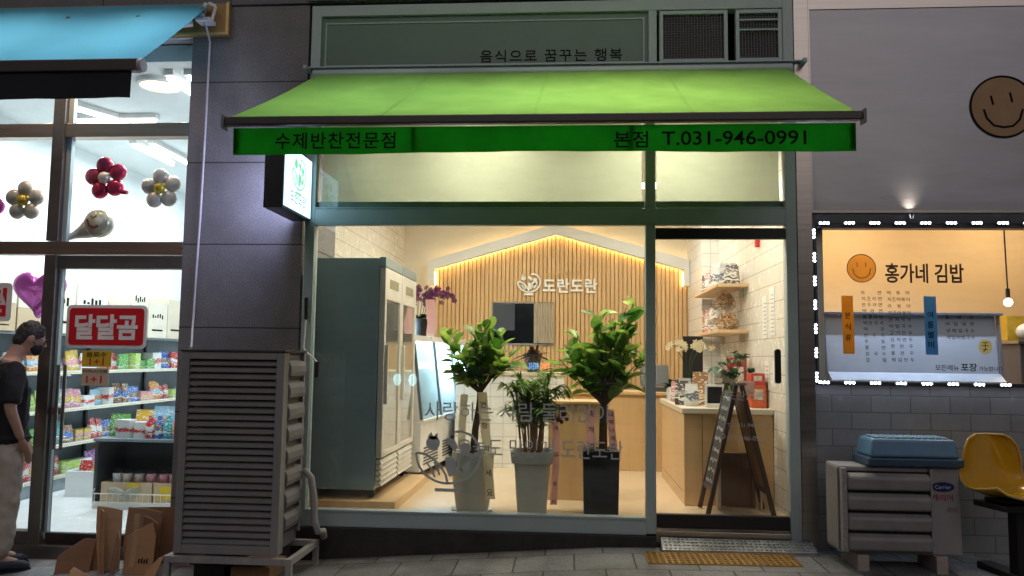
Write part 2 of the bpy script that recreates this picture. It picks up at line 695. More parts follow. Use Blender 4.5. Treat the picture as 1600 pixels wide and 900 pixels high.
M_tile_front = brick("white_square_tiles", "XZ", 0.15, 0.15, (0.76, 0.76, 0.74), (0.78, 0.78, 0.76), (0.5, 0.5, 0.48), msize=0.004, off=0.0, rough=0.2, noise=0.03)
M_tile_grey = brick("grey_street_tiles", "XZ", 0.285, 0.125, (0.26, 0.265, 0.275), (0.30, 0.305, 0.315), (0.16, 0.16, 0.16), msize=0.004, rough=0.24, bump=0.4, noise=0.10, nscale=7)
M_floor = mat("beige_terrazzo", (0.58, 0.44, 0.29), rough=0.35, var=0.12, scale=60)
M_floor_white = mat("white_vinyl_floor", (0.75, 0.76, 0.76), rough=0.25, var=0.04)
M_shopwhite = mat("shop_white", (0.72, 0.76, 0.77), rough=0.7, var=0.03)
M_slat = wood("oak_slats", (0.50, 0.30, 0.135), (0.62, 0.40, 0.19), 'Z', rough=0.5, scale=14)
M_slatgap = mat("slat_backing", (0.42, 0.26, 0.12), rough=0.8)
M_ply = wood("light_oak", (0.56, 0.36, 0.17), (0.66, 0.45, 0.24), 'Z', rough=0.45)
M_ply_x = wood("light_oak_board", (0.56, 0.37, 0.19), (0.68, 0.47, 0.26), 'Y', rough=0.4)
M_stonetop = mat("pale_counter_top", (0.62, 0.55, 0.43), rough=0.35, var=0.05)
M_dkwood = wood("dark_stained_wood", (0.035, 0.018, 0.010), (0.07, 0.035, 0.02), 'Z', rough=0.5)
M_brownboard = wood("brown_board", (0.16, 0.085, 0.045), (0.24, 0.13, 0.07), 'Z', rough=0.55)
M_glass = glass("window_glass", tint=(0.93, 0.955, 0.945), ior=1.5)
M_glass_thin = glass("clear_glass", tint=(0.95, 0.97, 0.97), ior=1.3)
M_film = cloth("pale_window_film", (0.58, 0.62, 0.52), 0.5, (0.41, 0.44, 0.33), var=0.03, scale=1.5, bump=0.5, bscale=3.5)
M_decal = mat("frosted_lettering", (0.52, 0.54, 0.55), rough=0.7, var=0.03)
M_letter = mat("white_metal_letters", (0.75, 0.73, 0.68), rough=0.35, var=0.03)
M_ledwarm = emitter("warm_led_strip", (1.0, 0.66, 0.28), 26)
M_lilac = mat("lilac_sign_panel", (0.41, 0.41, 0.445), rough=0.30, var=0.13, scale=3, stretch=(0.3, 1, 1.5), metal=0.25)
M_kraft = mat("kraft_cardboard", (0.36, 0.20, 0.10), rough=0.8, var=0.14, scale=5, bump=0.1, bscale=30, stretch=(1, 1, 3))
M_kraft2 = mat("pale_cardboard", (0.58, 0.44, 0.28), rough=0.8, var=0.1, scale=4)


# ------------------------------------------------------------------ ground
def smooth(t):
    t = max(0.0, min(1.0, t))
    return t * t * (3 - 2 * t)


def gz(x, y):
    """height of the sloping pavement"""
    ks = [(-40, -0.30), (-6, -0.16), (-3.6, -0.11), (-2.0, -0.06), (0.3, 0.105), (1.7, 0.12), (3.4, 0.10), (40, 0.10)]
    z = ks[-1][1]
    for (a, za), (b, zb) in zip(ks, ks[1:]):
        if a <= x <= b:
            z = za + (zb - za) * (x - a) / (b - a)
            break
    return z + 0.012 * max(-4.5, min(0.0, y))


xs = [-40, -20, -10, -6] + [-5.5 + 0.25 * i for i in range(41)] + [6, 10, 20, 40]
ys = [-4.6, -3.6, -2.6, -2.0, -1.5, -1.0, -0.7, -0.4, -0.2, 0.0, 0.3]
b = B()
for y in ys:
    for x in xs:
        b.v.append(Vector((x, y, gz(x, y))))
nx = len(xs)
for j in range(len(ys) - 1):
    for i in range(nx - 1):
        b.f.append((j * nx + i, j * nx + i + 1, (j + 1) * nx + i + 1, (j + 1) * nx + i))
tag(obj("pavement", b, M_pave, smooth=True), kind='structure')
b = B().add([(x, -4.6, gz(x, -4.6)) for x in xs] + [(x, -4.75, gz(x, -4.6)) for x in xs] + [(x, -4.75, gz(x, -4.6) - 0.14) for x in xs], [])
for i in range(nx - 1):
    for r in (0, 1):
        b.f.append((r * nx + i, (r + 1) * nx + i, (r + 1) * nx + i + 1, r * nx + i + 1))
tag(obj("kerb", b, M_band), kind='structure')
b = B().add([(-300, -4.75, -0.6), (300, -4.75, -0.6), (300, -300, -0.6), (-300, -300, -0.6), (-40, -4.75, gz(-40, -4.6) - 0.14), (40, -4.75, gz(40, -4.6) - 0.14), (40, -12, -0.25), (-40, -12, -0.45)], [(0, 3, 2, 1), (4, 7, 6, 5)])
tag(obj("road", b, M_road), kind='structure')

# ------------------------------------------------------------------ granite pillar, stone band over the shops
t = thing("granite_pillar", "speckled grey granite pillar between the bright store and the green awning shop", "pillar", (-2.62, 0.3, -0.3))
obj("shaft", B().box(-3.12, -2.14, 0.0, 0.9, -0.3, 4.36), M_pillar, t, world=True)
t = thing("stone_band", "dark stone fascia band running along the top above all three shops", "wall", (0, 0.5, 4.36))
obj("slab", B().box(-10, 9, -0.02, 0.13, 4.37, 7.0), M_band, t, world=True)
obj("roof_mass", B().box(-10, 9, 0.131, 12, 4.97, 7.0), M_band, t, world=True)
obj("ledge", B().box(-2.14, 9, -0.07, -0.02, 4.385, 4.44), M_alu, t, world=True)

# ------------------------------------------------------------------ side dish shop (middle)
shop = thing("side_dish_shop", "narrow aluminium framed side dish shop with gabled slat wall inside, under green awning", "shop", (-0.2, 0, 0))
F0, F1 = -0.03, 0.07          # frame front and back
b = B()
b.box(-2.11, -2.03, F0, F1, 0.14, 4.34)            # posts
b.box(1.64, 1.72, F0, F1, 0.12, 4.34)
b.box(-2.03, 1.64, F0, F1, 4.25, 4.34)             # top rail
b.box(-2.03, 1.64, F0, F1, 3.72, 3.80)
b.box(-2.03, 1.64, F0, F1, 2.54, 2.665)            # transom
b.box(0.58, 0.655, F0, F1, 0.20, 2.54)             # mullion, three lengths
b.box(0.58, 0.655, F0, F1, 2.665, 3.72)
b.box(0.605, 0.67, F0, F1, 3.80, 4.25)
b.box(-2.03, 0.58, F0, F1, 0.19, 0.315)            # sill
obj("frame", b, M_alu, shop, world=True, bevel=0.004)
for z in (2.535, 2.67):
    obj("glazing_bead", B().box(-2.03, 1.64, F0 - 0.006, F0, z - 0.004, z + 0.004), M_alu, shop, world=True)
obj("glazing_bead", B().box(-2.03, 0.58, F0 - 0.012, F0 + 0.01, 0.305, 0.319), M_alu, shop, world=True)

b = B().box(-2.03, 0.605, 0.0, 0.05, 3.80, 4.25)
sp_ = obj("sign_panel", b, M_signface, shop, world=True)
b = B()
for x0, x1, z0, z1 in ((-2.0, 0.575, 4.19, 4.20), (-2.0, 0.575, 3.835, 3.845), (-2.0, -1.99, 3.845, 4.19), (0.565, 0.575, 3.845, 4.19)):
    b.box(x0, x1, -0.008, 0.0, z0, z1)
obj("bezel", b, M_alu, sp_, world=True)
obj("lettering", B().text("음식으로 꿈꾸는 행복", plane((-0.73, -0.001, 3.855)), w=1.13, h=0.10, ext=0.004, space=1.15), M_ink, sp_, world=True)
for i, (x0, x1) in enumerate(((0.69, 1.22), (1.28, 1.635))):
    b = B()
    b.box(x0, x0 + 0.03, -0.035, 0.02, 3.82, 4.24).box(x1 - 0.03, x1, -0.035, 0.02, 3.82, 4.24)
    b.box(x0 + 0.03, x1 - 0.03, -0.035, 0.02, 4.21, 4.24).box(x0 + 0.03, x1 - 0.03, -0.035, 0.02, 3.82, 3.85)
    if i:
        b.box(x0 + 0.03, x1 - 0.03, -0.035, 0.0, 4.07, 4.085).box(x0 + 0.03, x1 - 0.03, -0.035, 0.0, 4.15, 4.165)
    g = obj("vent_grille", b, M_alu, shop, world=True, bevel=0.003)
    s = B()
    n = int((x1 - x0 - 0.06) / 0.0215)
    for k in range(1, n):
        x = x0 + 0.03 + k * (x1 - x0 - 0.06) / n
        s.box(x - 0.003, x + 0.003, -0.020, -0.010, 3.85, 4.21)
    for k in range(1, 17):
        z = 3.85 + k * 0.36 / 17
        s.box(x0 + 0.03, x1 - 0.03, -0.009, -0.002, z - 0.003, z + 0.003)
    obj("mesh", s, M_alu_dark, g, world=True)
    obj("cavity", B().box(x0 + 0.03, x1 - 0.03, 0.03, 0.05, 3.85, 4.21), M_black, g, world=True)
b = B().box(-2.13, 1.79, -0.075, F0, 3.803, 3.815).box(-2.13, -2.10, -0.15, F0, 3.77, 3.802).box(1.76, 1.79, -0.15, F0, 3.77, 3.802)
obj("rain_ledge", b, M_alu, shop, world=True, bevel=0.003)

# glazing
win = obj("window_pane", B().box(-2.03, 0.58, 0.015, 0.025, 0.315, 2.54), M_glass, shop, world=True)
D = B()
D.text("사랑하는 사람 둘러앉아", plane((-1.12, 0.012, 1.01)), w=1.44, h=0.145, ext=0.0005)
obj("lettering", D, M_decal, win, world=True)
D = B()
D.text("오늘도 맛있게 도란도란", plane((-0.86, 0.012, 0.735)), w=1.27, h=0.145, ext=0.0005)
obj("lettering", D, M_decal, win, world=True)
E_ = B()
ME = plane((-0.93, 0.012, 0.70))


def emblem(bb, M, s, t, w):
    """bowl of vegetables with a leaf: outlines in a unit of about 1 across"""
    q = lambda P: [(x * s, y * s) for x, y in P]
    bowl = arc(0, 0.12, 0.5, 180, 360, 28, ry=0.46)
    bb.stroke(q(bowl), w, M, t)
    bb.stroke(q([(-0.5, 0.12), (-0.36, 0.1), (-0.22, 0.02), (-0.1, -0.1), (-0.03, -0.22), (0.0, -0.34)]), w, M, t)
    bb.stroke(q([(-0.34, -0.02), (-0.26, -0.12), (-0.2, -0.25)]), w * .8, M, t)
    bb.stroke(q([(-0.22, -0.02), (-0.16, -0.12), (-0.13, -0.22)]), w * .8, M, t)
    bb.stroke(q([(0.5, 0.12), (0.47, 0.26), (0.36, 0.40), (0.2, 0.46), (0.08, 0.44)]), w, M, t)
    bb.stroke(q([(-0.2, -0.44), (0.2, -0.44)]), w * 1.4, M, t)
    bb.prism(q(arc(-0.24, 0.27, 0.11, 0, 330, 14)), M, t)
    bb.prism(q([(-0.33, 0.36), (-0.27, 0.44), (-0.24, 0.37), (-0.17, 0.43), (-0.17, 0.34), (-0.25, 0.32)]), M, t)
    bb.prism(q([(-0.02, 0.36), (0.08, 0.34), (0.16, 0.22), (0.10, 0.14), (0.02, 0.24), (-0.06, 0.26)]), M, t)
    bb.prism(q([(-0.05, 0.05), (0.06, 0.08), (0.14, -0.02), (0.12, -0.2), (0.02, -0.24), (-0.03, -0.12)]), M, t)
    bb.stroke(q(arc(0.27, -0.02, 0.13, 30, 250, 14)), w, M, t)
    bb.prism(q(arc(0.27, 0.2, 0.085, 0, 330, 12)), M, t)
    bb.prism(q([(0.18, -0.1), (0.27, -0.03), (0.36, 0.04), (0.33, -0.1), (0.24, -0.2)]), M, t)


emblem(E_, ME, 0.50, 0.001, 0.018)
obj("emblem", E_, M_decal, win, world=True)

for x0, x1 in ((-2.03, 0.58), (0.655, 1.64)):
    tp = obj("transom_pane", B().box(x0, x1, 0.015, 0.025, 2.665, 3.72), M_glass, shop, world=True)
    f = B()
    n = 40
    vs, fs = [], []
    for j in range(9):
        for i in range(n + 1):
            x = x0 + 0.02 + (x1 - x0 - 0.04) * i / n
            z = 2.735 + (3.72 - 2.735) * j / 8
            y = 0.075 + 0.006 * sin(7 * x + 1.3 * j) + 0.005 * sin(3.1 * x + j * 0.8) + jit(0.0015)
            vs.append((x, y, z))
    for j in range(8):
        for i in range(n):
            a = j * (n + 1) + i
            fs.append((a, a + 1, a + n + 2, a + n + 1))
    obj("window_film", f.add(vs, fs), M_film, tp, world=True, smooth=True, angle=180)
    obj("reflection_bar", B().box(x0 + 0.001, x1 - 0.001, 0.060, 0.072, 2.667, 2.737), mat("reflection_green", (0.16, 0.24, 0.21), rough=0.4), tp, world=True)  # green-grey bar standing in for the reflection along the glass under the film

# glass door
door = obj("door", B().box(0.665, 1.632, 0.012, 0.024, 0.345, 2.43), M_glass_thin, shop, world=True)
obj("top_rail", B().box(0.66, 1.637, -0.005, 0.045, 2.43, 2.515), M_black, door, world=True, bevel=0.003)
obj("bottom_rail", B().box(0.66, 1.637, -0.005, 0.045, 0.245, 0.345), M_black, door, world=True, bevel=0.003)
b = B().prism(rrect(1.545, 1.59, 1.33, 1.59, 0.021), plane((0, 0.012, 0)), 0.035)
obj("handle", b, M_black, door, world=True, bevel=0.006, smooth=True)
M_faint = mat("faint_lettering", (0.42, 0.42, 0.41), rough=0.7)
D = B()
for s, z, w in (("도란도란", 1.20, 0.28), ("TEL 031-946-0991", 1.0, 0.30), ("031-946-0991", 0.90, 0.28)):
    D.text(s, plane((1.19, 0.009, z)), w=w, ext=0.0005)
    obj("lettering", D, M_faint, door, world=True)
    D = B()
for z in (1.03, 0.93):
    obj("ring_mark", B().stroke(arc(1.155, z, 0.018, 0, 360, 16)[:-1], 0.006, plane((0, 0.009, 0)), 0.001, closed=True), M_faint, door, world=True)
obj("threshold", B().box(0.655, 1.64, -0.02, 0.09, 0.14, 0.225), M_steel, shop, world=True, bevel=0.003)
obj("base_step", B().box(-2.11, 0.655, -0.055, 0.09, -0.2, 0.189), M_base, shop, world=True, bevel=0.004)
obj("door_step", B().box(0.656, 1.72, -0.045, 0.09, -0.1, 0.139), M_base, shop, world=True, bevel=0.004)

# room
obj("floor", B().box(-2.4, 1.9, 0.091, 4.6, 0.10, 0.255), M_floor, shop, world=True)
obj("ceiling", B().box(-2.4, 1.9, 0.08, 4.6, 3.45, 3.55), M_ceil, shop, world=True)
obj("side_wall", B().box(-2.40, -2.25, 0.08, 4.6, 0.255, 3.45), M_tile_in, shop, world=True)
obj("side_wall", B().box(1.75, 1.88, 0.08, 3.3, 0.255, 3.45), M_tile_in, shop, world=True)
obj("wall_jog", B().box(1.545, 1.88, 3.3, 4.6, 0.255, 3.45), M_tile_front, shop, world=True)
obj("back_wall", B().box(-2.25, 1.545, 4.45, 4.6, 0.255, 3.45), M_cream, shop, world=True)


def gable(x):
    """underside of the gabled fascia"""
    a, p, c = -1.80, -0.18, 1.47
    zp, ze = 3.13, 2.66
    return ze + (zp - ze) * ((x - a) / (p - a) if x < p else (c - x) / (c - p))


b = B()
x = -1.80
while x < 1.54:
    zt = gable(min(max(x + 0.02, -1.8), 1.47)) + 0.05 if x < 1.45 else 2.5
    b.box(x, min(x + 0.046, 1.544), 4.405, 4.43, 0.255, zt)
    x += 0.0556
sl = obj("slat_wall", b, M_slat, shop, world=True, bevel=0.003, seg=1)
pts = [(-1.81, 0.255), (1.544, 0.255), (1.544, 2.5), (1.46, 2.5), (1.46, gable(1.46) + 0.06), (-0.18, 3.19), (-1.81, gable(-1.8) + 0.06)]
obj("slat_backing", B().prism(pts, plane((0, 4.449, 0)), 0.018), M_slatgap, sl, world=True)
# fascia: the white gable band, standing 0.22 m proud, with the lamp strip behind its lower edge
o_, i_ = 0.135, 0.0
pts = [(-1.88, 2.45), (-1.80, 2.45), (-1.80, gable(-1.80)), (-0.18, 3.13), (1.47, gable(1.47)), (1.47, 2.45), (1.60 - 0.06, 2.45), (1.60 - 0.06, gable(1.47) + o_), (-0.18, 3.13 + o_), (-1.88, gable(-1.80) + o_ - 0.02)]
fa = obj("gable_fascia", B().prism(pts, plane((0, 4.33, 0)), 0.12), M_white, shop, world=True, bevel=0.004)
b = B()
for (xa, za), (xb, zb) in (((-1.79, gable(-1.79) + 0.015), (-0.18, 3.145)), ((-0.18, 3.145), (1.46, gable(1.46) + 0.015))):
    b.bar((xa, 4.375, za), (xb, 4.375, zb), 0.02, 0.012)
b.bar((-1.80, 4.375, 2.46), (-1.80, 4.375, 2.64), 0.012).bar((1.475, 4.375, 2.46), (1.475, 4.375, 2.64), 0.012)
obj("light_strip", b, M_ledwarm, fa, world=True)

# counters belong to the fit-out, each its own thing further down
WARM = (1.0, 0.90, 0.73)
for i, (x, y, e) in enumerate(((-0.75, 0.62, 44), (0.75, 0.62, 44), (-0.9, 2.7, 35), (0.8, 2.7, 35))):
    t = thing("ceiling_panel", "square warm ceiling light set in the shop ceiling", "ceiling light", (x, y, 3.45), group="ceiling lights of the side dish shop")
    obj("trim", B().box(-.2, .2, -.2, -.17, -.02, -0.002).box(-.2, .2, .17, .2, -.02, -0.002).box(-.2, -.17, -.17, .17, -.02, -0.002).box(.17, .2, -.17, .17, -.02, -0.002), M_white, t)
    obj("diffuser", B().box(-.17, .17, -.17, .17, -.012, -0.004), emitter("warm_panel", WARM, 5), t)
    area("panel_light", (0, 0, -0.03), 0.34, e, WARM, parent=t)
for i, x in enumerate((-1.55, -0.45, 0.36, 1.12)):
    t = thing("window_downlight", "round downlight just behind the frosted window film", "downlight", (x, 0.28, 3.45), group="downlights behind the window film")
    obj("can", B().lathe([(0.05, 0), (0.05, -0.05), (0.042, -0.05), (0.04, -0.012)], n=16, caps=False), M_white, t, smooth=True)
    obj("lens", B().lathe([(0.04, -0.02), (0.0, -0.021)], n=16, caps=False), emitter("warm_lens", (1, .85, .6), 12), t)
    area("lamp", (0, 0, -0.06), 0.07, 1.7, (1.0, 0.92, 0.74), parent=t, spread=120)

# ------------------------------------------------------------------ the other side of the street, seen only mirrored in the glass
t = thing("facing_building", "dark low building on the other side of the street, mirrored in shop glass", "building", (0, -20, -0.3))
b = B().box(-26, -9, -24, -20, -0.6, 7.5).box(-8.6, 7, -24, -19.6, -0.6, 8.2).box(7.4, 26, -24, -20.2, -0.6, 7.0)
obj("wall", b, mat("dim_render", (0.10, 0.10, 0.11), rough=0.8, var=0.3, scale=1.5), t, world=True)
for x in (-22, -17, -12, -6, -1, 4, 10, 15, 20):
    w_ = obj("window", B().box(x - 1.1, x + 1.1, -19.59, -19.55, 4.0, 5.6), emitter("lit_room", (1.0, 0.8, 0.55), 0.5) if x in (-12, 4, 15) else M_alu_dark, t, world=True)

b = B().box(-1.35, -0.55, -19.58, -19.5, 1.10, 1.40)
sgn = obj("led_board", b, M_black, t, world=True)
for (x0, x1), c in (((-1.30, -0.98), (0.2, 0.45, 1.0)), ((-0.93, -0.62), (1.0, 0.16, 0.08))):
    d = B()
    for k in range(5):
        xa = x0 + k * (x1 - x0) / 5
        d.box(xa, xa + .045, -19.495, -19.49, 1.14 + jit(.02), 1.36 + jit(.02)).box(xa - .01, xa + .05, -19.489, -19.484, 1.22 + jit(.05), 1.25 + jit(.02))
    obj("lit_glyph", d, emitter("board_glow", c, 9), sgn, world=True)
for x in (-5.55, -5.05):
    obj("lit_lamp", B().ball((x, -19.45, 0.75), (.14, .05, .20), 10, 8), emitter("teal_lamp", (0.45, 0.9, 1.0), 7), t, world=True)

# ------------------------------------------------------------------ convenience store (beside the granite pillar)
store = thing("convenience_store", "brightly lit convenience store with steel framed glass front and white ceiling", "shop", (-5.2, 0, 0))
M_bronze = mat("bronze_rail", (0.30, 0.21, 0.16), rough=0.30, metal=0.75, var=0.15, scale=4, stretch=(0.4, 1, 6))
M_bronze_dark = mat("dark_bronze", (0.14, 0.125, 0.115), rough=0.3, metal=0.5, var=0.2, scale=4)
b = B()
b.box(-4.27, -4.17, -0.02, 0.12, -0.02, 2.29)
b.box(-4.27, -4.17, -0.02, 0.12, 2.405, 4.10)
obj("mullion", b, M_bronze_dark, store, world=True, bevel=0.003)
b = B()
for x0, x1 in ((-8.0, -4.27), (-4.17, -3.12)):
    b.box(x0, x1, -0.01, 0.10, 3.27, 3.385)
b.box(-8.0, -3.12, -0.01, 0.10, 2.295, 2.40)
obj("cross_rail", b, M_bronze, store, world=True, bevel=0.003)
b = B().box(-4.17, -3.12, 0.0, 0.10, 2.18, 2.285).box(-8.0, -4.27, 0.0, 0.1, -0.02, 0.08).box(-8.0, -3.12, -0.03, 0.12, -0.16, -0.021)
obj("dark_rail", b, M_bronze_dark, store, world=True, bevel=0.003)
obj("side_jamb", B().box(-4.17, -4.13, 0.03, 0.075, 2.405, 3.27).box(-4.17, -4.13, 0.03, 0.075, 3.385, 4.1), M_alu, store, world=True)
for x0, x1, z0, z1 in ((-8.0, -4.27, 0.08, 2.295), (-8.0, -4.27, 2.40, 3.27), (-8.0, -4.27, 3.385, 4.1), (-4.17, -3.12, 2.40, 3.27), (-4.17, -3.12, 3.385, 4.1)):
    obj("window_pane", B().box(x0, x1, 0.045, 0.053, z0, z1), M_glass_thin, store, world=True)
d = obj("door", B().box(-4.14, -3.13, 0.04, 0.052, 0.07, 2.175), M_glass_thin, store, world=True)
obj("bottom_rail", B().box(-4.15, -3.125, 0.02, 0.07, -0.015, 0.07), M_steel_dark, d, world=True, bevel=0.003)
obj("edge_strip", B().box(-4.165, -4.142, 0.03, 0.062, 0.071, 2.175), M_alu, d, world=True)
for x in (-4.085, -4.03):
    h = B().tube([(x, -0.03, 0.73), (x, -0.03, 1.40)], 0.014, 12)
    for z in (0.82, 1.31):
        h.tube([(x, -0.03, z), (x, 0.04, z)], 0.009, 8)
    obj("handle", h, M_steel, d, world=True, smooth=True)
obj("lock", B().box(-4.15, -4.06, -0.005, 0.04, 1.0, 1.06), M_steel, d, world=True, bevel=0.004)
obj("floor", B().box(-8.0, -2.6, 0.125, 6.4, -0.15, 0.0), M_floor_white, store, world=True)
obj("ceiling", B().box(-8.0, -2.4, 0.125, 6.4, 3.95, 4.09), M_shopwhite, store, world=True)
obj("back_wall", B().box(-8.0, -2.6, 6.25, 6.4, 0.0, 3.95), M_shopwhite, store, world=True)
obj("side_wall", B().box(-6.1, -5.915, 0.125, 6.25, 0.0, 3.95), M_shopwhite, store, world=True)
obj("side_wall", B().box(-2.70, -2.6, 0.901, 6.25, 0.0, 3.95), M_shopwhite, store, world=True)
obj("upper_front", B().box(-8.0, -3.12, 0.0, 0.12, 4.10, 4.365), M_shopwhite, store, world=True)
fb = obj("fascia_board", B().box(-8.0, -2.80, -0.06, -0.005, 4.10, 4.365), mat("mustard_board", (0.34, 0.20, 0.06), rough=0.5, var=0.15), store, world=True, bevel=0.003)
b = B().box(-8.0, -2.79, -0.075, -0.061, 4.095, 4.115).box(-2.815, -2.79, -0.075, -0.061, 4.116, 4.365)
obj("trim", b, mat("brass_trim", (0.55, 0.38, 0.16), rough=0.35, metal=0.6), fb, world=True)

for x in (-3.42, -4.0, -4.75):
    t = thing("spot_lamp", "small warm spot lamp under the mustard board behind the blue awning", "spot lamp", (x, -0.30, 4.13), group="warm spot lamps under the mustard board")
    obj("arm", B().bar((0, 0.23, 0.02), (0, 0.0, 0.0), 0.02), M_alu_dark, t)
    obj("shade", B().lathe([(0.02, 0.03), (0.045, -0.04), (0.042, -0.04), (0.018, 0.02)], n=16, caps=False), M_alu_dark, t, smooth=True)
    obj("lens", B().lathe([(0.040, -0.03), (0, -0.031)], n=16, caps=False), emitter("amber_lens", (1, .6, .3), 8), t)
    area("spot", (0, 0, -0.05), 0.06, 14.0 if x > -3.5 else 6.0, (1.0, 0.58, 0.30), rot=(radians(6), 0, 0), parent=t, spread=140)

COOL = (0.86, 0.96, 1.0)
M_tube = emitter("tube_light", (0.9, 0.97, 1.0), 9)
lamps = [(-5.02, 2.95, 90), (-4.80, 2.95, 90), (-4.72, 1.56, 0), (-4.68, 1.50, 66), (-3.48, 0.78, 90), (-3.30, 0.78, 90), (-3.6, 4.6, 90), (-5.0, 4.9, 90)]
for x, y, r in lamps:
    t = thing("tube_lamp", "white batten tube lamp on the bright store ceiling", "ceiling light", (x, y, 3.95), radians(r), group="tube lamps of the convenience store")
    obj("housing", B().box(-.48, .48, -.045, .045, -.05, -0.001), M_white, t, bevel=0.005)
    obj("tube", B().tube([(-.46, 0, -.07), (.46, 0, -.07)], 0.02, 10), M_tube, t, smooth=True)
    area("tube_glow", (0, 0, -0.10), 0.92, 30, COOL, parent=t, sizey=0.06)
t = thing("reflection_disc", "round warm disc on the bright store ceiling, standing in for a reflection", "ceiling light", (-3.72, 0.62, 3.95))  # glowing disc standing in for a yellow lamp reflection
obj("rim", B().lathe([(0.2, 0), (0.2, -0.04), (0.17, -0.045), (0.17, -0.03)], n=28, caps=False), M_white, t, smooth=True)
obj("diffuser", B().lathe([(0.17, -0.035), (0.1, -0.05), (0.0, -0.055)], n=28, caps=False), emitter("warm_disc", (1, .8, .5), 4), t, smooth=True)

# ------------------------------------------------------------------ gimbap shop (lilac sign)
snack = thing("snack_shop", "snack shop with lilac sign panel, lamp ringed window and grey tiled front", "shop", (3.2, 0, 0))
obj("jamb", B().box(1.722, 1.835, -0.035, 0.1, 0.05, 4.36), M_steel, snack, world=True, bevel=0.003)
sg = obj("sign_panel", B().box(1.85, 7.0, -0.012, 0.08, 2.655, 4.235), M_lilac, snack, world=True, bevel=0.003)
b = B().box(1.836, 7.0, -0.02, 0.08, 4.236, 4.36).box(1.836, 7.0, -0.02, 0.08, 2.63, 2.654).box(1.836, 1.849, -0.02, 0.08, 2.655, 4.235)
obj("trim", b, M_steel, sg, world=True)
PS = plane((3.27, -0.013, 3.445))
smi = obj("smiley", B().prism(arc(0, 0, 0.235, 0, 360, 48)[:-1], PS, 0.004), mat("tan_disc", (0.34, 0.20, 0.085), rough=0.45), sg, world=True)
PS2 = plane((3.27, -0.0175, 3.445))
b = B().stroke(arc(0, 0, 0.236, 0, 360, 56)[:-1], 0.014, PS2, 0.003, closed=True)
obj("outline", b, M_ink, smi, world=True)
for pts in ([(-0.085, 0.085), (-0.07, 0.015)], [(0.055, 0.11), (0.07, 0.035)]):
    obj("eye", B().stroke(pts, 0.014, PS2, 0.003), M_ink, smi, world=True)
b = B().stroke([(-0.14, -0.02), (-0.12, -0.09), (-0.07, -0.145), (0.0, -0.16), (0.07, -0.15), (0.12, -0.1), (0.145, -0.02)], 0.015, PS2, 0.003)
obj("mouth", b, M_ink, smi, world=True)
b = B().box(1.836, 7.0, 0.0, 0.1, 2.515, 2.629).box(1.836, 1.875, 0.0, 0.1, 1.355, 2.515).box(1.836, 7.0, -0.005, 0.1, 1.325, 1.355)
obj("window_frame", b, M_alu_dark, snack, world=True, bevel=0.003)
obj("tiled_front", B().box(1.836, 7.0, 0.0, 0.12, 0.03, 1.325), M_tile_grey, snack, world=True)
wp = obj("window_pane", B().box(1.875, 7.0, 0.03, 0.038, 1.355, 2.515), M_glass_thin, snack, world=True)
M_orange = cloth("orange_vinyl", (0.55, 0.28, 0.08), 0.75, (0.90, 0.58, 0.22), bump=0.0)
M_brown = mat("brown_vinyl", (0.10, 0.035, 0.02), rough=0.5)
PW = lambda x, z: plane((x, 0.027, z))
b = B().prism(arc(0, 0, 0.105, 0, 360, 40)[:-1], PW(2.21, 2.21), 0.0015)
sm = obj("smiley", b, M_orange, wp, world=True)
PF = plane((2.21, 0.025, 2.21))
b = B().stroke(arc(0, 0, 0.106, 0, 360, 44)[:-1], 0.006, PF, 0.001, closed=True)
b.stroke([(-0.032, 0.045), (-0.030, 0.01)], 0.005, PF, 0.001).stroke([(0.032, 0.045), (0.034, 0.01)], 0.005, PF, 0.001)
b.stroke([(-0.065, 0.0), (-0.055, -0.045), (-0.025, -0.07), (0.0, -0.075), (0.03, -0.07), (0.058, -0.045), (0.068, 0.0)], 0.006, PF, 0.001)
obj("smiley_face", b, M_brown, wp, world=True)
obj("shop_title", B().text("홍가네 김밥", PW(2.385, 2.10), w=0.575, h=0.15, ext=0.001, bold=0.02), M_brown, wp, world=True)
obj("menu_band", B().prism([(0, 0), (0.085, 0), (0.08, 0.44), (-0.005, 0.44)], PW(2.062, 1.56), 0.001), cloth("amber_vinyl", (0.45, 0.25, 0.06), 0.7, (0.85, 0.52, 0.14), bump=0.0), wp, world=True)
obj("menu_band", B().prism([(0, 0), (0.09, 0), (0.085, 0.44), (-0.005, 0.44)], PW(2.665, 1.56), 0.001), cloth("blue_vinyl", (0.07, 0.22, 0.50), 0.55, (0.25, 0.50, 0.75), bump=0.0), wp, world=True)
D = B()
for k, ch in enumerate("분식류"):
    D.text(ch, plane((2.10, 0.0245, 1.85 - 0.085 * k)), w=0.042, h=0.05, ext=0.0005, bold=0.012, center=True)
for k, ch in enumerate("여름별미"):
    D.text(ch, plane((2.705, 0.0245, 1.86 - 0.075 * k)), w=0.042, h=0.05, ext=0.0005, bold=0.012, center=True)


def column(rows, x, w, z, dz):
    for k, s in enumerate(rows):
        n = len(s)
        for i, ch in enumerate(s):
            D.text(ch, plane((x + 0.017 + (w - 0.034) * (i / (n - 1)) + 0.0022 * k, 0.0265, z - dz * k)), w=0.027, h=0.029, ext=0.0005, bold=0.004, center=True)


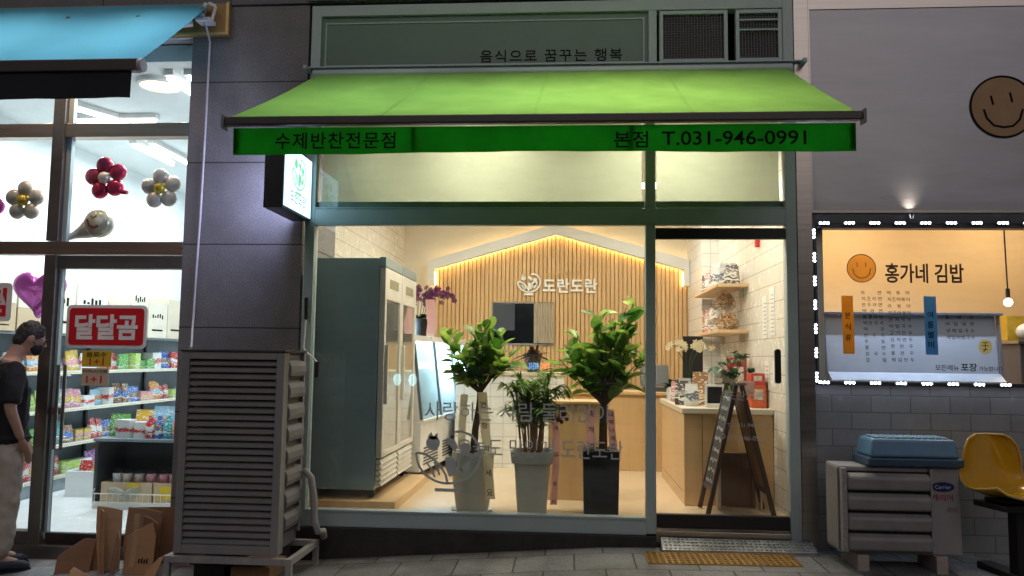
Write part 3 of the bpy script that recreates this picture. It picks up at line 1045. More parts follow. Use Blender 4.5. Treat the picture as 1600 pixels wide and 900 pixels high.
column(["라면", "치즈라면", "만두라면", "떡라면", "짬뽕라면", "떡만두국", "떡국", "만두국", "우동", "쫄면", "칼국수", "모밀"], 2.20, 0.155, 2.025, 0.0462)
column(["떡볶이", "치즈떡볶이", "라볶이", "치즈라볶이", "잔치국수", "비빔국수", "고기만두", "김치만두", "찐만두", "물만두", "튀김만두"], 2.39, 0.17, 2.025, 0.0505)
column(["물냉면", "비빔냉면", "냉메밀국수", "메밀비빔국수"], 2.81, 0.21, 1.845, 0.051)
D.text("모든메뉴", plane((2.73, 0.0265, 1.443)), w=0.17, ext=0.0005, bold=0.006)
D.text("포장", plane((2.915, 0.0265, 1.44)), w=0.115, ext=0.0005, bold=0.02)
D.text("가능합니다", plane((3.045, 0.0265, 1.443)), w=0.17, ext=0.0005, bold=0.006)
obj("menu_lettering", D, M_ink, wp, world=True)
# room behind
obj("back_wall", B().box(1.89, 7.0, 1.5, 1.6, 0.0, 3.2), mat("peach_wall", (0.72, 0.54, 0.34), rough=0.8, var=0.03), snack, world=True)
obj("side_wall", B().box(1.881, 1.95, 0.101, 1.5, 0.0, 3.2), M_cream, snack, world=True)
obj("side_wall", B().box(6.95, 7.05, 0.13, 1.5, 0.0, 3.2), M_cream, snack, world=True)
obj("ceiling", B().box(1.9, 7.0, 0.1, 1.6, 3.2, 3.3), M_cream, snack, world=True)
obj("floor", B().box(1.9, 7.0, 0.13, 1.6, -0.1, 0.05), M_floor, snack, world=True)
for x, e in ((2.5, 20), (3.9, 20)):
    t = thing("warm_ceiling_lamp", "warm square lamp on the snack shop ceiling", "ceiling light", (x, 0.75, 3.2), group="ceiling lamps of the snack shop")
    obj("housing", B().box(-.2, .2, -.2, .2, -.03, -0.001), M_white, t, bevel=0.004)
    obj("diffuser", B().box(-.18, .18, -.18, .18, -.04, -0.031), emitter("amber_panel", (1, .68, .34), 3), t)
    area("lamp", (0, 0, -0.06), 0.4, e, (1.0, 0.74, 0.44), parent=t)

t = thing("sign_glint", "tiny lamp added for a bright reflection on the steel under the lilac sign panel", "spot lamp", (2.56, -0.05, 2.60))  # lamp added for a bright reflection on the stainless trim
obj("cup", B().lathe([(0.012, -0.02), (0.02, 0.015), (0.017, 0.015), (0.01, -0.015)], n=14, caps=False), M_steel, t, smooth=True)
obj("lens", B().lathe([(0.016, 0.010), (0, 0.011)], n=14, caps=False), emitter("glint_lens", (1, .86, .66), 6), t)
area("spot", (0, 0, 0.02), 0.03, 0.16, (1.0, 0.84, 0.66), rot=(pi - radians(14), 0, 0), parent=t, spread=80)
t = thing("panel_fill_batten", "unseen cool batten lamp added to light the grey panel in the snack shop window", "lamp", (2.7, 0.13, 2.60))  # unseen lamp added to brighten the grey panel below it
obj("housing", B().box(-.7, .7, -.03, .03, 0.0, .03), M_white, t)
obj("tube", B().tube([(-.68, 0, -.012), (.68, 0, -.012)], .011, 8), emitter("cool_tube", (.72, .82, 1.0), 5), t, smooth=True)
area("tube_glow", (0, 0, -0.03), 1.35, 10, (0.66, 0.78, 1.0), rot=(radians(24), 0, 0), parent=t, sizey=0.03, spread=110)
t = thing("reflection_panel", "grey upright panel standing in for a reflection in the snack shop menu window", "panel", (2.75, 0.3, 1.33))  # panel and dark rim stand in for a reflection in the window glass
M_pan = mat("reflection_grey", (0.60, 0.64, 0.72), rough=0.45, metal=0.1, var=0.06, scale=2)
obj("sheet", B().hexa([(2.03, .30, 1.34), (3.33, .30, 1.34), (3.33, .32, 1.34), (2.03, .32, 1.34)], [(2.03, .36, 1.87), (3.34, .36, 1.87), (3.34, .38, 1.87), (2.03, .38, 1.87)]), M_pan, t, world=True)
b = B().box(2.005, 3.375, .30, .40, 1.872, 1.895).bar((2.015, .29, 1.34), (2.015, .35, 1.871), .02, .05).bar((3.345, .29, 1.34), (3.355, .35, 1.871), .02, .05)
obj("rim", b, mat("reflection_edge", (0.22, 0.23, 0.27), rough=0.4, metal=0.3), t, world=True, bevel=0.004)
obj("ledge", B().hexa([(2.03, .20, 1.345), (3.33, .20, 1.345), (3.33, .29, 1.345), (2.03, .29, 1.345)], [(2.03, .20, 1.36), (3.33, .20, 1.36), (3.33, .29, 1.42), (2.03, .29, 1.42)]), M_pan, t, world=True)
b = B().prism(arc(0, 0, 0.048, 0, 360, 20, ry=0.056)[:-1], PW(3.095, 1.625), 0.0015)
seal = obj("round_seal", b, cloth("cream_vinyl", (0.80, 0.72, 0.42), 0.6, (0.95, 0.88, 0.55), bump=0.0), wp, world=True)
D = B()
PZ = plane((3.095, 0.025, 1.625))
for pts in ([(-.02, .03), (.02, .03)], [(0, .03), (0, .01)], [(-.025, .008), (.025, .008)], [(0, .008), (0, -.02)], [(-.018, -.022), (.018, -.022)], [(0, -.022), (-.015, -.04)]):
    D.stroke(pts, .005, PZ, .0008)
obj("seal_mark", D, M_ink, seal, world=True)
t = thing("pendant_bulb", "bare glowing bulb hanging on a dark cord inside the snack shop", "pendant lamp", (3.38, 0.45, 2.0))
obj("cord", B().tube([(3.49, .45, 3.2), (3.485, .45, 2.6), (3.495, .45, 2.09)], .006, 6), M_black, t, world=True)
obj("socket", B().tube([(3.495, .45, 2.10), (3.495, .45, 2.03)], .016, 10), M_black, t, world=True, smooth=True)
obj("bulb", B().ball((3.495, .45, 1.99), .032, 14, 10), emitter("bulb_glow", (1, .86, .6), 14), t, world=True, smooth=True)
t = thing("serving_counter", "dark serving counter beyond the pendant bulb inside the snack shop", "counter", (3.7, .6, .05))
obj("body", B().box(3.60, 4.7, .5, .9, .051, 1.66), mat("dark_counter", (.10, .09, .10), rough=.4), t, world=True, bevel=.005)
obj("top", B().box(3.57, 4.7, .47, .92, 1.661, 1.69), M_steel, t, world=True, bevel=.004)
put_b = B().ball((3.72, .6, 1.76), (.09, .08, .07), 14, 10)
single("white_bag", put_b, M_white, "white bundled bag on the dark serving counter", "bag", (3.72, .6, 1.69), smooth=True)
single("yellow_box", B().box(3.62, 3.85, .72, .86, 1.692, 1.90), mat("yellow_carton", (.6, .38, .03), var=.2, scale=20), "yellow box behind the white bag on the dark serving counter", "box", (3.6, .8, 1.69), bevel=.004)

# chain of lamp modules round the window
led = thing("led_module_chain", "chain of triple white LED modules framing the snack shop window", "LED lights", (2.6, -0.02, 1.34))
M_mod = mat("led_module_case", (0.14, 0.14, 0.16), rough=0.4)
M_dot = emitter("white_led", (0.62, 0.76, 1.0), 95)
spots = [(1.925 + 0.1865 * k, 2.55, 0) for k in range(12)] + [(1.852, 2.47 - 0.181 * k, 1) for k in range(7)] + [(1.90 + 0.186 * k, 1.345, 0) for k in range(12)]
for x, z, v in spots:
    M = plane((x, -0.021 if not v else -0.004, z), (1, 0, 0) if not v else (0, 0, 1), (0, 0, 1) if not v else (-1, 0, 0))
    m = obj("led_module", B().prism(rrect(-0.042, 0.042, -0.011, 0.011, 0.004, 2), M, 0.008), M_mod, led, world=True)
    dd = B()
    for k in (-1, 0, 1):
        dd.ball(M @ Vector((k * 0.027, 0, 0.009)), 0.0078, 8, 5)
    obj("diode", dd, M_dot, m, world=True)
w = B()
w.tube([(1.87, -0.012, 2.55), (4.02, -0.012, 2.55)], 0.003, 5).tube([(1.86, -0.012, 1.345), (4.02, -0.012, 1.345)], 0.003, 5).tube([(1.852, -0.012, 2.5), (1.852, -0.012, 1.36)], 0.003, 5)
obj("wire", w, M_black, led, world=True)

# ------------------------------------------------------------------ awnings
def sheet(x0b, x1b, yb, zb, x0f, x1f, yf, zf, sag, nu=40, nv=12):
    bb = B()
    for j in range(nv + 1):
        v = j / nv
        for i in range(nu + 1):
            u = i / nu
            x = (x0b + (x1b - x0b) * u) * (1 - v) + (x0f + (x1f - x0f) * u) * v
            bb.v.append(Vector((x, yb + (yf - yb) * v, zb + (zf - zb) * v - sag * 4 * v * (1 - v) * (0.75 + 0.25 * sin(u * 9 + 1)))))
    for j in range(nv):
        for i in range(nu):
            a = j * (nu + 1) + i
            bb.f.append((a, a + nu + 1, a + nu + 2, a + 1))
    return bb


def valance(x0, x1, y, z0, z1, wave=0.006, n=60):
    bb = B()
    for j in range(5):
        v = j / 4
        for i in range(n + 1):
            x = x0 + (x1 - x0) * i / n
            bb.v.append(Vector((x, y - 0.004 + wave * v * sin(x * 9.0 + 0.7) + 0.5 * wave * v * sin(x * 23), z1 + (z0 - z1) * v + 0.006 * v * sin(x * 2.1 + 2))))
    for j in range(4):
        for i in range(n):
            a = j * (n + 1) + i
            bb.f.append((a, a + n + 1, a + n + 2, a + 1))
    return bb


M_green = cloth("lime_awning_cloth", (0.23, 0.45, 0.115), 0.06, (0.40, 0.62, 0.08), var=0.11, scale=3.4, bump=0.35, bscale=2.2)
M_green_s = cloth("seam_cloth", (0.218, 0.428, 0.108), 0.05, var=0.1)
M_green_v = cloth("green_valance_cloth", (0.012, 0.15, 0.014), 0.55, (0.015, 0.42, 0.02), var=0.2, scale=4, bump=0.1)
M_blue = cloth("sky_blue_awning_cloth", (0.13, 0.42, 0.56), 0.25, (0.18, 0.55, 0.70), var=0.06, scale=2.2)
M_navy_v = mat("black_valance_cloth", (0.01, 0.013, 0.02), rough=0.85, var=0.2)
M_bar = mat("bronze_bar", (0.055, 0.045, 0.04), rough=0.4, var=0.15)

aw = thing("awning", "bright green retractable awning with black lettered green valance over the aluminium shop front", "awning", (-0.2, 0, 3.7))
obj("canopy", sheet(-2.03, 1.655, -0.10, 3.735, -2.10, 1.66, -1.50, 2.962, 0.018), M_green, aw, world=True, smooth=True, angle=180)
for u in (0.26, 0.5, 0.75):
    c_ = sheet(-2.03, 1.655, -0.10, 3.735, -2.10, 1.66, -1.50, 2.962, 0.018, nu=40)
    sm_ = B()
    for j in range(13):
        k_ = j * 41 + int(u * 40)
        p_ = c_.v[k_] + Vector((0, -.002, .003))
        sm_.v += [p_ - Vector((.012, 0, 0)), p_ + Vector((.012, 0, 0))]
    for j in range(12):
        sm_.f.append((2 * j, 2 * j + 2, 2 * j + 3, 2 * j + 1))
    obj("canopy_seam", sm_, M_green_s, aw, world=True, smooth=True, angle=180)
obj("front_bar", B().box(-2.125, 1.69, -1.535, -1.480, 2.902, 2.955), M_bar, aw, world=True, bevel=0.008)
for x in (-2.14, 1.691):
    obj("end_cap", B().box(x, x + 0.014, -1.55, -1.47, 2.88, 2.965), mat("grey_cap", (0.18, 0.17, 0.17)), aw, world=True, bevel=0.004)
obj("roller", B().tube([(-2.06, -0.085, 3.745), (1.69, -0.085, 3.745)], 0.035, 14), M_alu, aw, world=True, smooth=True)
va = obj("valance", valance(-2.075, 1.655, -1.505, 2.725, 2.888), M_green_v, aw, world=True, smooth=True, angle=180)
D = B()
PV = lambda x, z: plane((x, -1.5165, z))
D.text("수제반찬전문점", PV(-1.805, 2.752), w=0.745, h=0.103, ext=0.001, bold=0.012, space=1.12)
obj("lettering", D, M_ink, va, world=True)
D = B()
D.text("본점", PV(0.255, 2.748), w=0.20, h=0.10, ext=0.001, bold=0.012, space=1.1)
obj("lettering", D, M_ink, va, world=True)
D = B()
D.text("T.031-946-0991", PV(0.535, 2.760), w=0.835, h=0.085, ext=0.001, bold=0.012)
obj("lettering", D, M_ink, va, world=True)
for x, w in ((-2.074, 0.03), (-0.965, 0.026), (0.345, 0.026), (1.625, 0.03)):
    obj("dark_strip", B().box(x, x + w, -1.504, -1.490, 2.735, 2.884), mat("dark_strip_green", (0.01, 0.05, 0.012), rough=0.8), va, world=True)  # dark green strips across the valance
for s, x in ((1, -1.45), (-1, 1.15)):
    a = B().bar((x, -0.12, 3.60), (x + 0.55 * s, -0.80, 3.24), 0.05, 0.035).bar((x + 0.55 * s, -0.80, 3.24), (x - 0.05 * s, -1.47, 2.92), 0.05, 0.03)
    ar = obj("folding_arm", a, M_alu, aw, world=True, bevel=0.005)
    obj("elbow", B().lathe([(0.035, -0.03), (0.035, 0.03)], c=(x + 0.55 * s, -0.80, 3.24), n=12), M_alu_dark, ar, world=True, smooth=True)

aw = thing("blue_awning", "sky blue awning with black valance above the convenience store windows", "awning", (-5.2, 0, 4.3))
obj("canopy", sheet(-8.0, -2.935, -0.11, 4.335, -8.0, -2.915, -1.10, 3.50, 0.02), M_blue, aw, world=True, smooth=True, angle=180)
obj("front_bar", B().box(-8.0, -2.93, -1.14, -1.075, 3.405, 3.49), M_bar, aw, world=True, bevel=0.008)
obj("end_cap", B().lathe([(0.0, 0), (0.045, 0.0), (0.05, 0.012), (0.045, 0.03), (0.0, 0.032)], n=18).xf(Matrix.Translation((-2.93, -1.107, 3.45)) @ Matrix.Rotation(pi / 2, 4, 'Y')), mat("pale_cap", (0.4, 0.38, 0.38)), aw, world=True, smooth=True)
obj("valance", valance(-8.0, -2.975, -1.115, 3.215, 3.408, 0.008), M_navy_v, aw, world=True, smooth=True, angle=180)
obj("folding_arm", B().bar((-3.05, -0.16, 4.16), (-3.45, -0.30, 4.07), 0.055, 0.05).bar((-3.45, -0.30, 4.07), (-3.3, -1.07, 3.44), 0.05, 0.04), M_white, aw, world=True, bevel=0.006)
br = obj("gear_bracket", B().box(-3.02, -2.90, -0.18, -0.062, 4.17, 4.20).bar((-2.90, -0.14, 4.185), (-2.87, -0.14, 4.30), 0.02).bar((-2.99, -0.14, 4.20), (-2.95, -0.14, 4.33), 0.03).bar((-2.93, -0.14, 4.33), (-2.87, -0.14, 4.30), 0.025), M_white, aw, world=True, bevel=0.004)
obj("crank_eye", B().tube([(-2.965 + 0.02 * cos(a), -0.19, 4.245 + 0.03 * sin(a)) for a in [i * pi / 8 for i in range(17)]], 0.007, 6, caps=False), M_steel, br, world=True, smooth=True)
obj("motor_box", B().bar((-3.16, -0.2, 4.165), (-3.06, -0.17, 4.20), 0.07, 0.06), M_white, br, world=True, bevel=0.006)
obj("motor_label", B().bar((-3.142, -0.236, 4.172), (-3.115, -0.228, 4.182), 0.004, 0.04), mat("blue_label", (0.04, 0.12, 0.5)), br, world=True)

# flood lamps on short arms above the signboard
for i, (x, e) in enumerate(((-1.45, 6.5), (-0.3, 7.5), (0.5, 9.5), (1.3, 4))):
    t = thing("flood_lamp", "small flood lamp on a short arm above the green awning", "flood lamp", (x, 0, 4.75), group="flood lamps over the green awning")
    obj("arm", B().bar((0, -0.02, 0.1), (0, -1.22, 0.1), 0.025), M_alu_dark, t)
    obj("head", B().box(-.1, .1, -1.28, -1.15, 0.0, 0.08), M_alu_dark, t, bevel=0.006)
    obj("lens", B().box(-.085, .085, -1.27, -1.16, -0.006, -0.001), emitter("flood_lens", (1, .95, .85), 6), t)
    area("flood", (0, -1.22, -0.03), 0.16, e, ((0.92, 1.0, 0.84), (0.98, 0.97, 0.75), (1.0, 0.88, 0.58), (1.0, 0.92, 0.7))[i], parent=t, spread=105)

for x in (-3.3, -4.4):
    t = thing("flood_lamp", "small flood lamp on a short arm above the blue awning", "flood lamp", (x, 0, 5.0), group="flood lamps over the blue awning")
    obj("arm", B().bar((0, -0.02, 0.1), (0, -0.92, 0.1), 0.025), M_alu_dark, t)
    obj("head", B().box(-.1, .1, -.98, -.85, 0.0, 0.08), M_alu_dark, t, bevel=0.006)
    obj("lens", B().box(-.085, .085, -.97, -.86, -0.006, -0.001), emitter("flood_lens", (1, .98, .95), 6), t)
    area("flood", (0, -0.92, -0.03), 0.16, 5.5, (0.95, 0.97, 1.0), parent=t, spread=95)

# blade sign
t = thing("blade_sign", "black boxed lightbox sign with green bowl emblem sticking out of granite pillar", "sign", (-2.125, -0.33, 2.56))
M_face = emitter("lightbox_face", (0.50, 0.80, 1.0), 2.4)
M_face2 = emitter("lightbox_back", (0.55, 0.60, 1.0), 18.0)
obj("casing", B().box(-2.185, -2.068, -0.65, -0.04, 2.56, 3.05), M_black, t, world=True, bevel=0.004)
f = obj("lit_face", B().box(-2.0665, -2.060, -0.635, -0.055, 2.58, 3.035), M_face, t, world=True)
obj("casing_lip", B().box(-2.21, -2.186, -0.65, -0.63, 2.56, 3.05).box(-2.21, -2.186, -0.63, -0.04, 2.56, 2.578).box(-2.21, -2.186, -0.63, -0.04, 3.037, 3.05), M_black, t, world=True)
obj("lit_back", B().box(-2.193, -2.1865, -0.635, -0.055, 2.58, 3.035), M_face2, t, world=True)
e = B()
MB_ = plane((-2.059, -0.345, 2.85), (0, 1, 0), (0, 0, 1))
emblem(e, MB_, 0.30, 0.001, 0.012)
obj("emblem", e, emitter("green_print", (0.25, 0.85, 0.35), 1.0), f, world=True)
obj("lettering", B().text("도란도란", plane((-2.059, -0.52, 2.635), (0, 1, 0), (0, 0, 1)), w=0.35, ext=0.0005, bold=0.01), emitter("grey_print", (0.3, 0.35, 0.5), 1.0), f, world=True)
obj("bracket", B().box(-2.16, -2.09, -0.04, -0.001, 2.7, 2.9), M_black, t, world=True)

# ------------------------------------------------------------------ condenser on the stand
M_acbrown = mat("taupe_cover_paint", (0.26, 0.245, 0.245), rough=0.5, var=0.10, scale=4)
M_acgrey = mat("grey_deflector", (0.17, 0.165, 0.18), rough=0.5, var=0.1)
M_stand = mat("galvanised_stand", (0.33, 0.31, 0.31), rough=0.5, var=0.25, scale=7)
ac = thing("condenser_unit", "tall louvred taupe condenser unit on a steel stand in front of granite pillar", "air conditioner", (-2.34, -0.5, 0.13))
X0, X1, Y0, Y1, Z0, Z1 = -2.71, -1.975, -0.75, -0.29, 0.135, 1.515
b = B()
b.box(X0, X0 + .055, Y0, Y0 + .06, Z0, Z1).box(X1 - .055, X1, Y0, Y0 + .06, Z0, Z1)
b.box(X0 + .055, X1 - .055, Y0, Y0 + .06, Z1 - .05, Z1).box(X0 + .055, X1 - .055, Y0, Y0 + .06, Z0, Z0 + .06)
obj("cover_frame", b, M_acbrown, ac, world=True, bevel=0.004)
b = B().box(X0 - 0.008, X1 + 0.008, Y0 - 0.012, Y1, Z1 + 0.001, Z1 + 0.018)
obj("top_plate", b, M_alu_dark, ac, world=True, bevel=0.004)
b = B()
n = 27
zs = (Z1 - Z0 - .11) / n
for k in range(n):
    z = Z0 + .06 + zs * k
    b.hexa([(X0 + .055, Y0 + .055, z + zs * .95), (X0 + .055, Y0 + .012, z + .004), (X1 - .055, Y0 + .012, z + .004), (X1 - .055, Y0 + .055, z + zs * .95)],
           [(X0 + .055, Y0 + .058, z + zs * .95 + .004), (X0 + .055, Y0 + .008, z + .014), (X1 - .055, Y0 + .008, z + .014), (X1 - .055, Y0 + .058, z + zs * .95 + .004)])
obj("louver", b, M_acbrown, ac, world=True)
obj("body", B().box(X0 + .01, X1 - .03, Y0 + .075, Y1, Z0 + .01, Z1 - .005), mat("condenser_body", (0.16, 0.15, 0.16), rough=0.5), ac, world=True, bevel=0.008)
obj("side_frame", B().box(X1 - .03, X1, Y0 + .061, Y0 + .10, Z0, Z1).box(X1 - .03, X1 - .002, Y1 - .03, Y1 + .001, Z0 + .08, Z1), M_acbrown, ac, world=True, bevel=0.003)
for k in range(8):
    z = 0.285 + k * 0.152
    ya, yb = Y0 + .102, Y1 - .032
    b = B()
    vs = []
    for i, (dx, dz) in enumerate(((0, 0.112), (0.028, 0.104), (0.045, 0.072), (0.048, 0.03), (0.04, 0.0), (0.0, -0.012))):
        vs += [(X1 - .03 + dx, ya, z + dz), (X1 - .03 + dx, yb, z + dz)]
    fs = [(2 * i, 2 * i + 1, 2 * i + 3, 2 * i + 2) for i in range(5)] + [(0, 2, 4, 6, 8, 10), (11, 9, 7, 5, 3, 1), (0, 10, 11, 1)]
    obj("deflector", b.add(vs, fs), M_acgrey, ac, world=True, bevel=0.003)
st = thing("steel_stand", "weathered square steel stand carrying the tall louvred condenser", "stand", (-2.3, -0.5, 0))
b = B()
sx0, sx1, sy0, sy1, zt = -2.755, -1.865, -0.785, -0.17, 0.125
for y in (sy0, sy1 - .04):
    b.box(sx0 + .04, sx1 - .04, y, y + .04, zt - .045, zt)
for x in (sx0, sx1 - .04):
    b.box(x, x + .04, sy0 + .041, sy1 - .041, zt - .045, zt)
obj("top_frame", b, M_stand, st, world=True, bevel=0.003)
for x in (sx0, sx1 - .04):
    for y in (sy0, sy1 - .04):
        obj("leg", B().box(x, x + .04, y, y + .04, gz(x, y) - 0.02, zt), M_stand, st, world=True, bevel=0.003)
single("black_crate", B().box(-2.62, -2.40, -0.62, -0.30, -0.13, 0.03).box(-2.64, -2.38, -0.64, -0.28, 0.03, 0.05), M_black, "black plastic crate pushed under the steel stand", "crate", (-2.5, -0.45, -0.1), bevel=0.006)
single("folded_carton", B().box(-2.36, -2.08, -0.60, -0.25, -0.085, 0.015), M_kraft, "flat brown carton lying under the steel stand", "cardboard", (-2.2, -0.4, -0.08), bevel=0.003)

single("drain_hose", B().tube([(-1.95, -0.33, 0.66), (-1.90, -0.31, 0.60), (-1.88, -0.29, 0.45), (-1.875, -0.28, 0.28), (-1.85, -0.26, 0.20), (-1.83, -0.2, 0.19), (-1.84, -0.15, 0.14)], [0.026] * 7, 10), mat("grey_hose", (0.35, 0.33, 0.33), rough=0.6), "thick grey drain hose curving down beside the tall louvred condenser", "hose", (-1.9, -0.3, 0.4), smooth=True)
single("cable_conduit", B().tube([(-2.955, -0.19, 4.23), (-2.96, -0.03, 4.05), (-2.962, -0.03, 3.4), (-2.972, -0.03, 2.6), (-2.985, -0.03, 2.1), (-2.99, -0.03, 1.80), (-2.985, -0.045, 1.74), (-2.95, -0.12, 1.67), (-2.90, -0.22, 1.61), (-2.86, -0.31, 1.545)], 0.0085, 7), mat("white_conduit", (0.55, 0.54, 0.55), rough=0.45), "thin white cable running down the granite pillar from the blue awning bracket", "cable", (-2.96, -0.05, 2.8), smooth=True)
t = thing("crank_rod", "bent white crank rod with black grip hanging at the granite pillar edge", "crank handle", (-2.0, -0.1, 1.45))
obj("rod", B().tube([(-2.065, -0.06, 1.78), (-2.068, -0.08, 1.56), (-2.05, -0.09, 1.53), (-1.97, -0.11, 1.47), (-1.945, -0.115, 1.44)], 0.008, 8), M_white, t, world=True, smooth=True)
obj("grip", B().tube([(-1.945, -0.115, 1.45), (-1.945, -0.116, 1.33)], 0.014, 10), M_black, t, world=True, smooth=True)
obj("hook", B().tube([(-2.062, -0.06, 1.78), (-2.066, -0.06, 1.95)], 0.016, 8), M_black, t, world=True, smooth=True)

# ------------------------------------------------------------------ low condenser, crate and chair by the snack shop
M_ac2 = mat("taupe_condenser_paint", (0.29, 0.275, 0.28), rough=0.45, var=0.12, scale=3)
ac = thing("condenser_unit", "low condenser unit with four wide air deflectors and red lettering, under blue crate", "air conditioner", (2.2, -0.4, 0.2))
obj("casing", B().box(1.83, 2.63, -0.52, -0.24, 0.215, 0.795), M_ac2, ac, world=True, bevel=0.012)
obj("side_plate", B().box(1.822, 1.829, -0.515, -0.27, 0.24, 0.78), mat("pale_side_plate", (0.28, 0.26, 0.26)), ac, world=True, bevel=0.002)
obj("fan_cavity", B().box(1.87, 2.415, -0.535, -0.521, 0.245, 0.765), M_black, ac, world=True)
M_defl = mat("deflector_paint", (0.25, 0.235, 0.24), rough=0.5, var=0.15)
M_pf = mat("pale_frame", (0.30, 0.28, 0.28), rough=0.5, var=0.3, scale=60)
obj("deflector_frame", B().box(1.835, 1.868, -0.575, -0.521, 0.235, 0.785), M_pf, ac, world=True, bevel=0.003)
obj("deflector_frame", B().box(2.417, 2.432, -0.56, -0.521, 0.235, 0.785), M_pf, ac, world=True, bevel=0.003)
for k in range(4):
    z = 0.243 + k * 0.133
    b = B().hexa([(1.869, -0.582, z), (2.416, -0.582, z), (2.416, -0.536, z + 0.0), (1.869, -0.536, z + 0.0)], [(1.869, -0.594, z + 0.085), (2.416, -0.594, z + 0.085), (2.416, -0.536, z + 0.118), (1.869, -0.536, z + 0.118)])
    obj("deflector", b, M_defl, ac, world=True, bevel=0.018, seg=4, smooth=True)
b = B().prism(arc(0, 0, 0.075, 0, 360, 32, ry=0.032)[:-1], plane((2.512, -0.521, 0.668)), 0.003)
bd = obj("badge", b, mat("navy_badge", (0.012, 0.022, 0.10), rough=0.4), ac, world=True)
obj("badge_lettering", B().text("Carrier", plane((2.512, -0.5245, 0.668)), w=0.105, ext=0.0004, center=True), mat("silver_print", (0.55, 0.57, 0.62)), bd, world=True)
obj("red_lettering", B().text("캐리어", plane((2.44, -0.521, 0.575)), w=0.135, h=0.045, ext=0.0005, bold=0.02), mat("red_print", (0.30, 0.03, 0.02)), ac, world=True)
obj("rating_label", B().box(2.535, 2.605, -0.523, -0.5205, 0.505, 0.535), mat("label_grey", (0.22, 0.20, 0.2), var=0.4, scale=90), ac, world=True)
for x in (1.93, 2.44):
    obj("foot", B().box(x, x + 0.075, -0.56, -0.24, gz(x, -0.4) - 0.02, 0.214), mat("foot_block", (0.40, 0.33, 0.29), rough=0.7), ac, world=True, bevel=0.004)

M_crate = mat("blue_crate_plastic", (0.10, 0.22, 0.36), rough=0.4, var=0.1)
t = thing("blue_crate", "blue plastic crate turned upside down on the low condenser unit", "crate", (2.33, -0.4, 0.797))
obj("rim", B().box(-.315, .315, -.16, .16, 0.002, 0.06), mat("dark_crate_rim", (0.035, 0.07, 0.12), rough=0.45), t, bevel=0.012)
obj("shell", B().hexa([(-.295, -.15, .061), (.295, -.15, .061), (.295, .15, .061), (-.295, .15, .061)], [(-.275, -.125, .185), (.275, -.125, .185), (.275, .125, .185), (-.275, .125, .185)]), M_crate, t, bevel=0.02, seg=3, smooth=True)
b = B()
for i in range(11):
    for j in range(4):
        b.box(-.245 + i * .045, -.212 + i * .045, -.10 + j * .052, -.062 + j * .052, 0.186, 0.196)
obj("grille_pattern", b, mat("crate_top", (0.22, 0.38, 0.52), rough=0.4), t, bevel=0.004)

M_yel = mat("yellow_shell_plastic", (0.55, 0.30, 0.012), rough=0.14, var=0.10, scale=5, coat=0.5)
t = thing("shell_chair", "yellow moulded shell chair on a black post in front of grey tiles", "chair", (2.90, -0.62, 0.1), radians(14))
prof = [(-0.235, 0.545), (-0.222, 0.56), (-0.17, 0.565), (-0.08, 0.545), (0.02, 0.53), (0.10, 0.535), (0.155, 0.57), (0.185, 0.64), (0.205, 0.74), (0.225, 0.84), (0.235, 0.89), (0.240, 0.915)]
wid = [0.17, 0.22, 0.245, 0.25, 0.25, 0.248, 0.244, 0.238, 0.225, 0.20, 0.165, 0.11]
b = B()
nu = 18
for (y, z), w in zip(prof, wid):
    for i in range(nu + 1):
        u = -1 + 2 * i / nu
        c = abs(u) ** 2.6
        seat = 1 if z < 0.6 else max(0, 1 - (z - 0.6) / 0.2)
        b.v.append(Vector((u * w, y - (1 - seat) * 0.07 * c, z + seat * 0.05 * c * (1 if y > -0.2 else 0.4))))
for j in range(len(prof) - 1):
    for i in range(nu):
        a = j * (nu + 1) + i
        b.f.append((a, a + 1, a + nu + 2, a + nu + 1))
s = obj("shell", b, M_yel, t, smooth=True, angle=180)
md = s.modifiers.new("thick", 'SOLIDIFY'); md.thickness = 0.012; md.offset = -1
md = s.modifiers.new("soft", 'SUBSURF'); md.levels = 1; md.render_levels = 2
e = []
for (y, z), w in zip(prof, wid):
    seat = 1 if z < 0.6 else max(0, 1 - (z - 0.6) / 0.2)
    e.append((w, y - (1 - seat) * 0.07, z + seat * 0.05 * (1 if y > -0.2 else 0.4)))
us = [-1 + i / 6 for i in range(13)]
loop = [(u * .17, -0.235, 0.545 + .02 * abs(u) ** 2.6) for u in us] + e[1:-1] + [(-u * .11, .24 - .07 * abs(u) ** 2.6, .915) for u in us] + [(-x, y, z) for x, y, z in e[1:-1][::-1]]
obj("edge_trim", B().tube(loop + [loop[0]], 0.007, 8, caps=False), mat("pale_yellow_rim", (0.62, 0.42, 0.10), rough=0.3), s, smooth=True)
obj("bracket", B().box(-.17, .22, -.14, .14, 0.455, 0.495).box(-.12, .17, -.1, .1, 0.496, 0.52), M_black, t, bevel=0.008)
obj("post", B().box(0.0, 0.075, -.04, .04, -0.02, 0.455), M_black, t, bevel=0.006)
obj("foot_bar", B().hexa([(-.03, -.34, -.03), (.09, -.34, -.03), (.09, .30, -.01), (-.03, .30, -.01)], [(-.03, -.34, 0.02), (.09, -.34, 0.02), (.09, .30, 0.05), (-.03, .30, 0.05)]), M_black, t, bevel=0.01)

